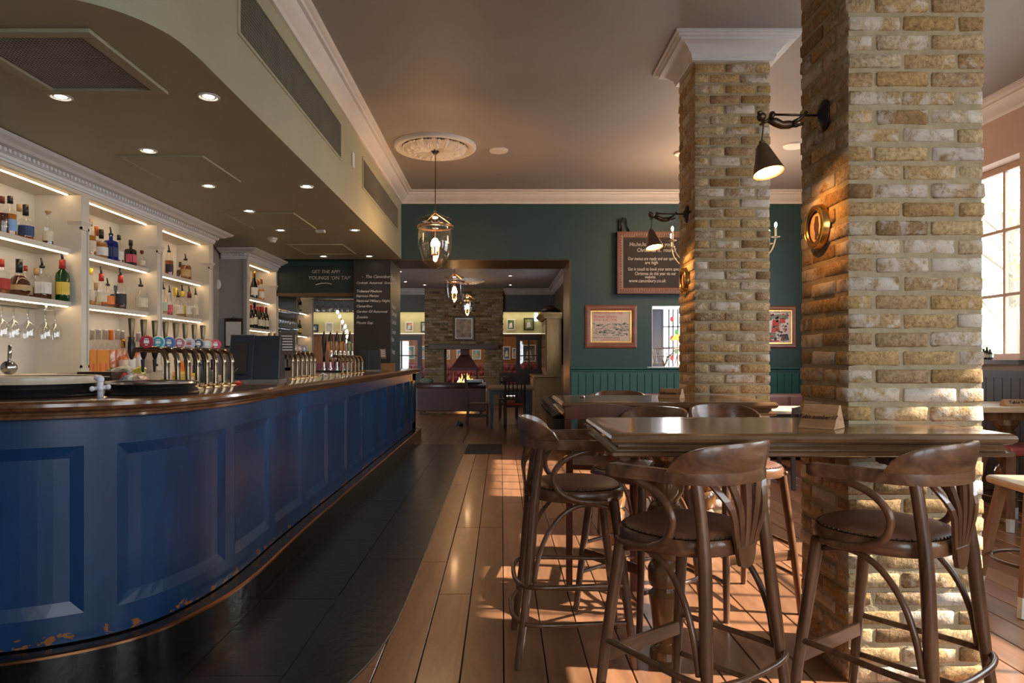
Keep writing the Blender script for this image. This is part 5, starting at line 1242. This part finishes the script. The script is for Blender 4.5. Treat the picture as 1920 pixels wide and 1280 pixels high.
text('AGRICULTURAL HALL', M_ink, p2, (.262, -.0065, .49), .05, shear=0, align='RIGHT')
for (a, b, c_, d, m_) in ((-.1, .24, .40, .47, M_grn), (.0, .12, .22, .40, M_red), (.13, .25, .10, .20, M_ink), (-.1, .08, .12, .22, M_grn), (.10, .2, .34, .42, M_red), (-.1, .12, .08, .11, M_red)):
    MB().add([(a, -.0066, c_), (b, -.0066, c_+.01), (b-.02, -.0066, d), (a+.02, -.0066, d-.01)], [(0, 1, 2, 3)]).build('printed_shape', m_, p2)
for (mm_, nm_, cnt_) in ((M_grn, 'printed_shading', 40), (M_red, 'printed_costumes', 26), (M_ink, 'printed_lines', 34)):
    m = MB()
    for i in range(cnt_): a, b = RR.uniform(-.1, .22), RR.uniform(.08, .46); q_ = RR.uniform(.01, .04); m.add([(a, -.0072, b), (a+q_, -.0072, b+RR.uniform(-.01, .01)), (a+q_*.8, -.0072, b+q_*.8), (a, -.0072, b+q_*.6)], [(0, 1, 2, 3)])
    m.build(nm_, mm_, p2)['kind'] = 'stuff'
# chalk sign
M_signf = paint('carved reddish brown frame', (.16, .065, .045), .4, var=.2); 
sg = thing('chalk_sign', 'large dark chalkboard with carved reddish frame and white Christmas lettering', 'sign', (1.59, WY-.10, 2.20))
Wd, Hh = 1.22, .85
MB().box(0, Wd, .0, .10, 0, Hh).build('board_case', M_brown, sg)
MB().sweep([(0, 0), (Wd, 0), (Wd, Hh), (0, Hh)], [(0, 0), (0, .03), (-.025, .035), (-.06, .028), (-.085, .01), (-.085, 0)], closed=True).build('frame', M_signf, sg, rot=(PI/2, 0, 0), ang=30)
m = MB()
for i in range(34):
    for zz in (.05, Hh-.05): m.sphere((.05+i*(Wd-.1)/33, -.032, zz), .011, 6, 4, (1, .6, 1))
for i in range(22):
    for xx in (.05, Wd-.05): m.sphere((xx, -.032, .05+i*(Hh-.1)/21), .011, 6, 4, (1, .6, 1))
q = m.build('carved_beading', M_signf, sg, smooth=True); q['kind'] = 'stuff'
MB().box(.08, Wd-.08, -.004, 0, .08, Hh-.08).build('chalk_panel', paint('dark plum board', (.020, .013, .012), .7), sg)
for s, px, py, sz in (("Ho,ho,ho-Let's be your", 1180, 461, .075), ('Christmas is.. round!', 1194, 472, .075), ('Our menus are ready and our spirits', 1177, 487.5, .063), ('are high', 1209, 495, .066), ('Get in touch to book your extra special', 1177, 507, .064), ('Christmas do this year via our', 1190, 515.5, .064), ('website', 1209, 521.5, .055), ('www.canonbury.co.uk', 1179, 529, .066)):
    p = at(px, py, WY-.105); text(s, M_chalk, sg, (p.x-1.59, -.0045, p.z-2.20), sz, shear=.12, sx=.72 if len(s) > 24 else .85)
t_ = thing('iron_hook', 'small dark iron hook figure on the wall above the chalk sign', 'hook', at(1168, 436, WY-.02))
MB().tube([(-.02, 0, 0), (-.03, -.02, .12), (-.01, -.03, .2), (.03, -.03, .19), (.05, -.02, .10), (.09, -.01, 0)], .012, 7).tube([(-.05, 0, 0), (-.05, -.02, .18)], .014, 7).build('hook', M_black, t_, smooth=True)
# niche with window, basket, twigs and small lamp
nz = struct('trim_niche', MB().box(2.09, 2.10, WY+.01, WY+.62, 1.18, 2.045).box(3.14, 3.15, WY+.01, WY+.62, 1.18, 2.045).box(2.09, 3.15, WY+.01, WY+.62, 1.17, 1.19).box(2.09, 3.15, WY+.01, WY+.62, 2.035, 2.05), M_white)
MB().box(2.02, 3.2, WY-.05, WY+.06, 1.175, 1.195).build('trim_niche_sill', M_white, kind='structure')
struct('window_niche', MB().box(2.38, 2.95, WY+.60, WY+.61, 1.2, 2.04), emit('bright niche window', (.95, .98, 1), 2.2))
nb = MB().box(2.10, 2.38, WY+.58, WY+.62, 1.19, 2.04).box(2.95, 3.14, WY+.58, WY+.62, 1.19, 2.04)
for x in (2.38, 2.47, 2.53, 2.60, 2.66, 2.78, 2.95): nb.box(x-.008, x+.008, WY+.57, WY+.60, 1.19, 2.04)
for z in (1.47, 1.78): nb.box(2.38, 2.95, WY+.57, WY+.60, z-.008, z+.008)
nb.build('glazing_bar', M_ink, bpy.data.objects['window_niche'])
for i in range(7): MB().sphere((2.51+.07*(i % 3), WY+.565, 1.32+.095*i), .028, 10, 8, (1, .2, 1.4)).build('coloured_pane', paint('stained %d' % (i % 3), [(.45, .04, .03), (.08, .3, .06), (.5, .25, .04)][i % 3], .3), bpy.data.objects['window_niche'])
bk = thing('wire_basket', 'brown wire basket of dried twigs standing in the wall niche', 'basket', (2.32, WY+.24, 1.19))
for i in range(12):
    a = 2*PI*i/12; MB().tube([(.16*math.cos(a), .12*math.sin(a), .05), (.21*math.cos(a), .15*math.sin(a), .26)], .004, 5).build('wire', M_bronze, bk)
for z, k in ((.05, 1), (.15, 1.15), (.26, 1.3)): MB().tube([(.16*k*math.cos(2*PI*i/20), .12*k*math.sin(2*PI*i/20), z) for i in range(20)], .004, 5, closed=True).build('wire_ring', M_bronze, bk)
for i in range(14): a = R.uniform(0, 6.28); MB().tube([(0, 0, .0), (.08*math.cos(a), .08*math.sin(a), .15), (.16*math.cos(a+.6), .12*math.sin(a), R.uniform(.2, .32))], [.006, .004, .003], 5).build('twig', M_brown, bk)
nl = thing('niche_lamp', 'small lamp with glowing orange shade in the wall niche', 'lamp', (2.50, WY+.20, 1.19))
MB().lathe([(.05, 0), (.05, .01), (.008, .02), (.008, .40)], 14).build('stand', M_brass, nl, ang=40); MB().lathe([(.03, .46), (.085, .40), (.09, .38)], 20, cap=False).build('shade', emit('orange lit shade', (1, .42, .06), 2.2), nl, smooth=True)
light('POINT', (0, 0, .35), 4, (1, .5, .15), .03, parent=nl)
light('AREA', (2.66, WY+.55, 1.6), 14, (.95, .98, 1), .5, rot=(-PI/2, 0, 0), sy=.8, name='niche_daylight')
# ================================================================ BETWEEN THE PILLARS AND BY THE WINDOW
M_mauve = paint('mauve leather', (.30, .17, .17), .35, var=.1)
bn = thing('wall_bench', 'pinkish mauve upholstered bench along the teal boarding', 'bench', (1.2, 8.75, 0))
MB().box(0, 3.2, 0, .6, .1, .45).build('seat', M_mauve, bn, bevel=.02); MB().box(0, 3.2, .52, .68, .45, .83).build('backrest', M_mauve, bn, bevel=.04)
for i in range(7): MB().box(.02+i*.45, .44+i*.45, .49, .53, .48, .80).build('back_cushion', M_mauve, bn, bevel=.012)
def low_table(x0, x1, y0, y1, z, mt, ml, label, name='low_table'):
    t_ = thing(name, label, 'table', ((x0+x1)/2, (y0+y1)/2, 0)); w, d = (x1-x0)/2, (y1-y0)/2
    MB().box(-w, w, -d, d, z-.035, z).build('tabletop', mt, t_, bevel=.006)
    MB().box(-w+.06, w-.06, -d+.05, -d+.07, z-.13, z-.035).box(-w+.06, w-.06, d-.07, d-.05, z-.13, z-.035).box(-w+.05, -w+.07, -d+.06, d-.06, z-.13, z-.035).box(w-.07, w-.05, -d+.06, d-.06, z-.13, z-.035).build('apron', ml, t_)
    for a in (-1, 1):
        for b in (-1, 1): MB().tube([(a*(w-.075), b*(d-.075), 0), (a*(w-.075), b*(d-.075), z-.035)], [.022, .035], 4).build('leg', ml, t_)
    return t_
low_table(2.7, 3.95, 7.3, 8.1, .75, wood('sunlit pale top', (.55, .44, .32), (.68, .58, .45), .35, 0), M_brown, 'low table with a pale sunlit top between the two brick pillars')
slat_chair(3.1, 7.0, (.1, 1), 'dark low chair in front of the pale topped low table', .45, .82, M_brown)
slat_chair(2.2, 6.6, (1, .3), 'dark chair standing behind the second high table', .45, .84, M_brown)
# window table, signs, dipped leg stools
wt = thing('window_table', 'pale topped tall table on a turned leg under the window', 'table', (4.0, 5.45, 0))
MB().box(-.37, .42, -.30, .38, .90, .945).build('tabletop', M_palewood, wt, bevel=.006); pedestal(wt, 0.02, .0, .84)
MB().box(-.25, .3, -.05, .05, .82, .90).build('bearer', M_ped, wt)
wedge((4.02, 5.25, .945), .30, .05, math.radians(-8), 'Table Number 19', 'flat wooden wedge sign on the pale table by the window', .10, ts=.042)
M_dipw = wood('mid brown stool wood', (.17, .08, .04), (.28, .15, .08), .4, 2); M_dip = paint('white dipped foot', (.7, .7, .66), .5)
def dip_stool(x, y, h, rz, label, seatm, pad=False):
    s_ = thing('dipped_stool', label, 'stool', (x, y, 0), rz, 'stools with white dipped feet')
    if pad: MB().box(-.19, .19, -.19, .19, h-.075, h).build('seat', seatm, s_, bevel=.025)
    else: MB().box(-.18, .18, -.18, .18, h-.045, h).build('seat', seatm, s_, bevel=.018)
    for a in (-1, 1):
        for b in (-1, 1):
            T = Vector((a*.12, b*.12, h-.04)); Bt = Vector((a*.21, b*.21, 0)); M_ = Bt.lerp(T, .16)
            l = MB().tube([tuple(M_), tuple(T)], [.02, .022], 4).build('leg', M_dipw, s_); MB().tube([tuple(Bt), tuple(M_)], [.0185, .0205], 4).build('dipped_foot', M_dip, l)
    MB().tube([(.215*math.cos(2*PI*i/28), .215*math.sin(2*PI*i/28), .235) for i in range(28)], .009, 7, closed=True).build('foot_ring', M_bronze, s_, smooth=True)
    return s_
dip_stool(4.02, 5.02+.35, .64, .1, 'red leather topped stool with white dipped feet under the window table', paint('red leather', (.42, .09, .07), .35), True)
dip_stool(2.86, 3.62, .665, -.12, 'pale wooden topped stool with white dipped feet at the right edge', M_palewood)
for i, (px, py, hh) in enumerate(((1849, 692, .10), (1855, 694, .115), (1861, 693, .095))):
    p = at(px, py, F*4.42/(px-VX)); t_ = thing('sauce_bottle', 'small dark sauce bottle, %s of three on the window board' % ('leftmost', 'middle', 'rightmost')[i], 'bottle', (4.40, p.y, 1.30), 0, 'sauce bottles on the window board')
    MB().lathe([(.022, 0), (.024, .01), (.024, hh*.6), (.01, hh*.8), (.01, hh)], 12).build('body', M_black, t_, smooth=True); MB().lathe([(.0245, .02), (.0245, hh*.5)], 12, cap=False).build('label', lab('white' if i == 1 else 'tealg'), t_)
# trees outside
M_leaf = clear('sunlit leaves', (.6, .85, .4), gloss=.02, rough=.5, body=.6, bodycol=(.26, .50, .12)); M_bark = paint('bark', (.22, .19, .15), .9, bmp=.5)
rt = random.Random(11)
for i, (x, y, h) in enumerate(((7.7, 10.3, 4.8), (11.0, 14.6, 6.2), (14.8, 19.6, 7.5))):
    t_ = thing('tree', 'leafy tree outside the right hand window, %s' % ('nearest the glass', 'middle one', 'farthest and tallest')[i], 'tree', (x, y, -.3))
    MB().tube([(0, 0, 0), (.1, .05, h*.4), (-.05, .1, h*.8)], [.12, .09, .04], 8).build('trunk', M_bark, t_)
    for k in range(5): a = rt.uniform(0, 6.28); MB().tube([(0, 0, h*(.3+.1*k)), (.7*math.cos(a), .7*math.sin(a), h*(.42+.1*k)), (1.3*math.cos(a), 1.3*math.sin(a), h*(.5+.09*k))], [.025, .015, .006], 6).build('branch', M_bark, t_)
    m = MB()
    for k in range(1700):
        a = rt.uniform(0, 6.28); r = rt.uniform(.1, 1)**.5*1.7; z = h*.3+rt.uniform(0, 1)*h*.75
        c_ = Vector((r*math.cos(a), r*math.sin(a), z)); u = Vector((rt.uniform(-1, 1), rt.uniform(-1, 1), rt.uniform(-1, 1))).normalized(); v = u.cross(Vector((rt.uniform(-1, 1), rt.uniform(-1, 1), .3))).normalized(); s_ = rt.uniform(.03, .06)
        m.add([tuple(c_-u*s_*1.3), tuple(c_+v*s_*.6), tuple(c_+u*s_*1.3), tuple(c_-v*s_*.6)], [(0, 1, 2, 3)])
    q = m.build('foliage', M_leaf, t_); q['kind'] = 'stuff'
# ================================================================ FAR ROOM
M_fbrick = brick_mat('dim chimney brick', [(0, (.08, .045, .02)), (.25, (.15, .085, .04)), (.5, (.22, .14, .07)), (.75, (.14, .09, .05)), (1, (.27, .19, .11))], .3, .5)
FB = [brick_mesh(.215, .1025, .063, 'brick', M_fbrick, s+50) for s in range(5)]
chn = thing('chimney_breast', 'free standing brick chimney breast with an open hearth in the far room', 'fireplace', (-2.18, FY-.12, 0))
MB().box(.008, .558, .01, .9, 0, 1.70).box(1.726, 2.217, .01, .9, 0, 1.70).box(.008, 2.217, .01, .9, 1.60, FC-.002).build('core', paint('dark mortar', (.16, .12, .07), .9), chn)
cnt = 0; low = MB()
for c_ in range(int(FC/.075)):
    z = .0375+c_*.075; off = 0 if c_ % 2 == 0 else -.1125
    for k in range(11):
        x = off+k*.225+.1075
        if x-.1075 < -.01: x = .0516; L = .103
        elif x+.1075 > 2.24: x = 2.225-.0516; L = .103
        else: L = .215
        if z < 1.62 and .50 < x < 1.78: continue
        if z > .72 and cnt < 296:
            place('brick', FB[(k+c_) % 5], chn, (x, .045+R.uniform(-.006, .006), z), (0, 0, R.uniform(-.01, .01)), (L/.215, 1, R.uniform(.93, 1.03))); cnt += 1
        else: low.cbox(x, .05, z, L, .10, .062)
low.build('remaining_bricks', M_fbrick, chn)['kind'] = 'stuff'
MB().box(.12, 2.10, -.16, .05, 1.57, 1.71).build('mantel_beam', wood('dark mantel beam', (.03, .015, .008), (.06, .03, .016), .5, 0), chn, bevel=.01)
hd = thing('hooded_stove', 'dark metal hooded stove with an open fire in the hearth', 'stove', (-1.055, FY+.25, 0)); M_hood = paint('dark red iron', (.06, .014, .016), .45, .4)
MB().add([(-.37, -.27, 1.05), (.37, -.27, 1.05), (.37, .27, 1.05), (-.37, .27, 1.05), (-.13, -.12, 1.42), (.13, -.12, 1.42), (.13, .12, 1.42), (-.13, .12, 1.42)], [(0, 1, 5, 4), (1, 2, 6, 5), (2, 3, 7, 6), (3, 0, 4, 7), (4, 5, 6, 7)]).build('hood', M_hood, hd)
MB().box(-.12, .12, -.11, .11, 1.42, 1.8).build('flue', M_hood, hd)
for x in (-.37, .33): MB().box(x, x+.04, -.27, .27, .5, 1.05).build('side_post', M_hood, hd)
MB().box(-.40, .40, -.3, .3, 0, .55).build('hearth_base', M_hood, hd); MB().box(-.37, .37, -.28, -.25, .97, 1.05).build('front_lip', M_hood, hd)
M_fl = emit('flame', (1, .36, .05), 4); M_fl2 = emit('flame core', (1, .60, .16), 9)
for i, (x, h, l) in enumerate(((-.20, .22, .04), (-.13, .32, .05), (-.05, .20, .03), (.04, .34, .03), (.12, .26, -.06), (.19, .30, -.08), (.25, .18, -.05))):
    MB().tube([(x, 0, .55), (x+l*.2, 0, .55+h*.35), (x+l*1.1, 0, .55+h*.7), (x+l*.8, 0, .55+h)], [.022, .030, .014, .001], 8).build('flame', M_fl if i % 2 else M_fl2, hd, smooth=True)
for i in range(4): MB().tube([(-.25+.1*i, -.1, .57), (-.12+.12*i, .12, .62)], .045, 8).build('log', M_bark, hd)
light('POINT', (0, -.1, .8), 14, (1, .42, .12), .15, parent=hd)
frame_pic('framed_picture', 'dark framed still life with a pale mount above the far hearth', -2.18+(849-796)/66, -2.18+(890-796)/66, 1.31+33/66, 1.31+80/66, FY-.13, .07, M_brown, paint('sepia print', (.20, .12, .08), .4, var=.6, scale=9), M_white)
M_dkframe = paint('black brown timber', (.022, .013, .010), .5)
def screen(x0, x1, label):
    t_ = thing('glazed_screen', label, 'screen', (x0, FY+.05, 0)); w = x1-x0
    MB().box(0, .12, 0, .08, 0, 1.98).box(w-.12, w, 0, .08, 0, 1.98).box(.12, w-.12, 0, .08, 1.84, 1.98).box(.12, w-.12, 0, .08, 0, 1.0).build('frame', M_dkframe, t_)
    MB().box(w/2-.02, w/2+.02, .02, .06, 1.0, 1.84).build('mullion', M_dkframe, t_); MB().box(.12, w-.12, .02, .06, 1.38, 1.41).build('transom', M_dkframe, t_)
    for a in (.12, w/2+.02):
        for b in (1.0, 1.41): MB().box(a, a+w/2-.14, .037, .043, b, b+.40).build('pane', M_glass, t_)
screen(.42, 1.16, 'dark four paned screen right of the chimney'); screen(-3.45, -2.28, 'dark four paned screen left of the chimney')
# end wall seating and prints
M_plum = paint('plum leather', (.25, .055, .085), .3, var=.2)
be = thing('buttoned_bench', 'long plum buttoned leather bench along the far end wall', 'bench', (-6.9, EY-.75, 0))
MB().box(0, 8.3, 0, .6, .12, .48).build('seat', M_plum, be, bevel=.03); MB().box(0, 8.3, .45, .68, .48, 1.14).build('backrest', M_plum, be, bevel=.04)
m = MB()
for i in range(40):
    for j in range(3):
        if 2.8 < i*.2 < 8.3: m.sphere((.1+i*.2+(.1 if j % 2 else 0), .45, .60+j*.19), .085, 8, 6, (1, .45, 1.05))
m.build('button_tufting', M_plum, be, smooth=True)['kind'] = 'stuff'
def prints(lst, y, frm, tag):
    for i, (x0, x1, y0, y1, col, fm, wds) in enumerate(lst):
        a = at(x0, y1, y); b = at(x1, y0, y)
        t_ = thing('framed_print', wds, 'picture', (a.x, y, a.z), 0); w, h = b.x-a.x, b.z-a.z
        MB().box(0, w, -.03, 0, 0, .04).box(0, w, -.03, 0, h-.04, h).box(0, .04, -.03, 0, .04, h-.04).box(w-.04, w, -.03, 0, .04, h-.04).build('frame', fm, t_)
        MB().box(.04, w-.04, -.015, -.01, .04, h-.04).build('print', paint('print %s' % (col,), col, .4, var=.7, scale=5), t_)
        MB().add([(w*.25, -.017, h*.2), (w*.7, -.017, h*.25), (w*.6, -.017, h*.7), (w*.35, -.017, h*.6)], [(0, 1, 2, 3)]).build('printed_shape', paint('print shape %s' % (col,), tuple(min(1, .9-c) for c in col), .5), t_)
prints([(580, 597, 608, 622, (.15, .25, .35), M_black, 'blue toned print at the far left of the cream picture wall'), (610, 625, 604, 624, (.45, .42, .40), M_white, 'pale framed print of a dark animal, left of the pier'), (638, 651, 607, 623, (.35, .12, .06), M_white, 'pale framed reddish print next to the pier'),
        (760, 775, 603, 621, (.5, .2, .12), M_white, 'pale framed red print, right of the pier on the cream wall'), (789, 801, 603, 623, (.3, .32, .25), M_black, 'black framed print beside the chimney, left'), (950, 966, 598, 619, (.10, .16, .06), M_white, 'pale framed green print right of the chimney on the cream wall'), (982, 1001, 596, 619, (.25, .3, .15), M_dkframe, 'dark framed garden print above the right glazed screen')], EY-.01, None, '')
prints([(759, 778, 648, 673, (.12, .4, .38), M_white, 'turquoise and red print behind the left glazed screen'), (788, 799, 648, 673, (.3, .45, .6), M_white, 'light blue print at the left edge of the chimney'), (832, 844, 656, 674, (.4, .3, .2), M_white, 'warm print seen left of the stove hood'), (856, 870, 655, 672, (.12, .3, .6), M_white, 'deep blue print seen behind the stove flue'), (885, 902, 655, 674, (.25, .5, .75), M_white, 'sky blue print seen right of the stove hood'), (943, 957, 649, 674, (.1, .14, .35), M_white, 'night blue print right of the chimney'), (960, 968, 652, 672, (.2, .45, .5), M_white, 'narrow aqua print left of the right glazed screen'), (979, 1005, 646, 678, (.16, .17, .20), M_white, 'large grey print behind the right glazed screen')], EY-.05, None, '')
light('AREA', (-3, EY-1.6, 3.0), 35, (1, .75, .5), 7, rot=(0, 0, 0), sy=1, name='end_room_area_light')  # wide area light over the end room, no fitting modelled
# sofa with its back to us
M_ox = paint('oxblood leather', (.035, .013, .010), .4, var=.3, scale=3)
sf = thing('sofa', 'dark oxblood leather sofa seen from behind before the hearth', 'sofa', (-1.98, 15.9, 0))
MB().box(0, 1.62, 0, .16, .08, .66).build('backrest', M_ox, sf, bevel=.02); MB().box(.05, 1.57, .12, .85, .10, .42).build('seat', M_ox, sf, bevel=.02)
MB().tube([(0, .07, .665), (1.62, .07, .665)], .09, 12).build('rolled_back', M_ox, sf, smooth=True)
for x in (.08, 1.54): MB().tube([(x, .1, .55), (x, .85, .55)], .09, 10).build('arm', M_ox, sf, smooth=True)
for x in (.1, 1.5):
    for y in (.05, .78): MB().box(x-.03, x+.03, y, y+.06, 0, .08).build('foot', M_black, sf)
t_ = thing('cushion', 'olive cushion lying at the left end of the sofa back', 'cushion', (-1.75, 15.75+.22, .745)); MB().sphere((0, 0, .045), .17, 12, 8, (1, .6, .45)).build('cover', paint('olive cloth', (.10, .11, .07), .9), t_, smooth=True)
t_ = thing('folded_blanket', 'folded grey blanket on the right end of the sofa back', 'blanket', (-.63, 15.97, .755)); MB().box(-.2, .2, -.10, .10, 0, .035).box(-.19, .2, -.095, .10, .035, .06).build('cloth', paint('grey cloth', (.25, .27, .28), .9), t_, bevel=.01)
low_table(-.26, .62, 12.7, 14.3, .76, wood('scrubbed pine top', (.26, .17, .10), (.36, .25, .15), .5, 1), paint('grey blue table paint', (.07, .115, .15), .5), 'pine topped dining table with grey blue legs in the far room', 'dining_table')
slat_chair(.25, 12.62, (0, 1), 'dark slat backed chair with red cushion in front of the blue legged table', .45, .97, M_dkframe, paint('red cushion', (.42, .035, .02), .6), 4)
slat_chair(-.45, 13.3, (1, 0), 'brown chair at the left side of the blue legged table', .45, .99, M_brown)
slat_chair(.15, 14.75, (0, -1), 'dark arched back chair on the far side of the blue legged table', .45, .98, M_dkframe)
MB().tube([(-.0, 0, .01), (.05, .05, .02), (.0, .1, .06)], .05, 8).build('dark_bag', M_black, None, ((859-VX)*13.2/F, 13.2, .0), label='small dark bag on the floor before the sofa', cat='bag')
# black ribbed bench and curved back on the right
M_bl = paint('black leather', (.022, .02, .022), .28, var=.3)
bq = thing('curved_banquette', 'black ribbed leather banquette running along the right side beyond the doorway', 'bench', (0, 0, 0))
MB().prism([(.80, 10.5), (1.45, 10.5), (1.45, 14.6), (.82, 14.6), (.78, 12.6)], .1, .38).build('base', M_black, bq)
for i in range(14):
    y = 10.52+i*.29; MB().tube([(.80, y+.14, .40), (.95, y+.14, .46), (1.2, y+.14, .47), (1.42, y+.14, .45)], [.06, .145, .145, .145], 10, asp=(.35, 1)).build('seat_rib', M_bl, bq, smooth=True)
for i in range(9): y = 10.6+i*.44; MB().box(1.28, 1.46, y, y+.42, .45, 1.19).build('back_panel', paint('taupe cloth', (.14, .11, .10), .8), bq, bevel=.05)
dr = thing('dresser', 'tall honey coloured dresser with glazed doors against the right wall of the far room', 'dresser', (0, 0, 0)); M_hon = wood('honey pine', (.16, .09, .035), (.24, .145, .06), .45, 2, 2, 0, .05)
dx0, dx1, dy0, dy1 = 1.10, 1.46, 16.55, 18.3
MB().box(.80, 1.46, dy0-.05, dy1+.05, 0, .86).build('lower_body', M_hon, dr); MB().box(.76, 1.47, dy0-.1, dy1+.1, .86, .90).build('worktop', M_hon, dr, bevel=.01)
MB().box(dx0, dx1, dy0, dy1, .90, 2.30).build('upper_body', M_hon, dr)
MB().sweep([(dx1, dy1), (dx0, dy1), (dx0, dy0), (dx1, dy0)][::1], [(0, 2.28), (-.0, 2.42), (.16, 2.42), (.15, 2.38), (.08, 2.33), (.05, 2.28)][::1]).build('cornice', M_hon, dr)
for k in range(3):
    y = dy0+.05+k*.56; q = MB().box(dx0-.025, dx0, y, y+.52, .98, 2.25).build('door', M_hon, dr, bevel=.006)
    MB().box(dx0-.03, dx0-.026, y+.08, y+.44, 1.08, 2.15).build('door_glass', M_glass, q); MB().tube([(dx0-.03, y+.03, 1.6), (dx0-.05, y+.03, 1.6)], .012, 8).build('knob', M_brass, q)
    q = MB().box(.775, .80, y, y+.52, .55, .82).build('drawer', M_hon, dr, bevel=.006); MB().sphere((.765, y+.26, .69), .018, 8, 6).build('knob', M_brass, q)
t_ = thing('wooden_trough', 'dark carved wooden trough lying on top of the dresser', 'trough', (1.2, 16.9, 2.42)); MB().tube([(-.2, 0, .08), (.0, 0, .14), (.25, .1, .06)], [.06, .08, .05], 8).build('body', M_brown, t_, smooth=True)
t_ = thing('exit_sign', 'small green and white lit exit sign high at the right of the far room', 'sign', at(1005, 594, EY-.4)); MB().box(-.06, .06, -.02, .02, -.15, .15).build('case', emit('exit sign face', (.6, .95, .8), 1.5), t_); MB().tube([(0, 0, .15), (0, 0, FC-t_.location.z)], .008, 6).build('hanger', M_black, t_)
for k, x in enumerate((-2.9, -.5, .5)): low_table(x-.5, x+.5, 20.6, 21.4, .76, M_brown, M_black, 'dark table %s in the room behind the chimney' % ('left of the chimney', 'behind the hearth', 'right of the chimney')[k])
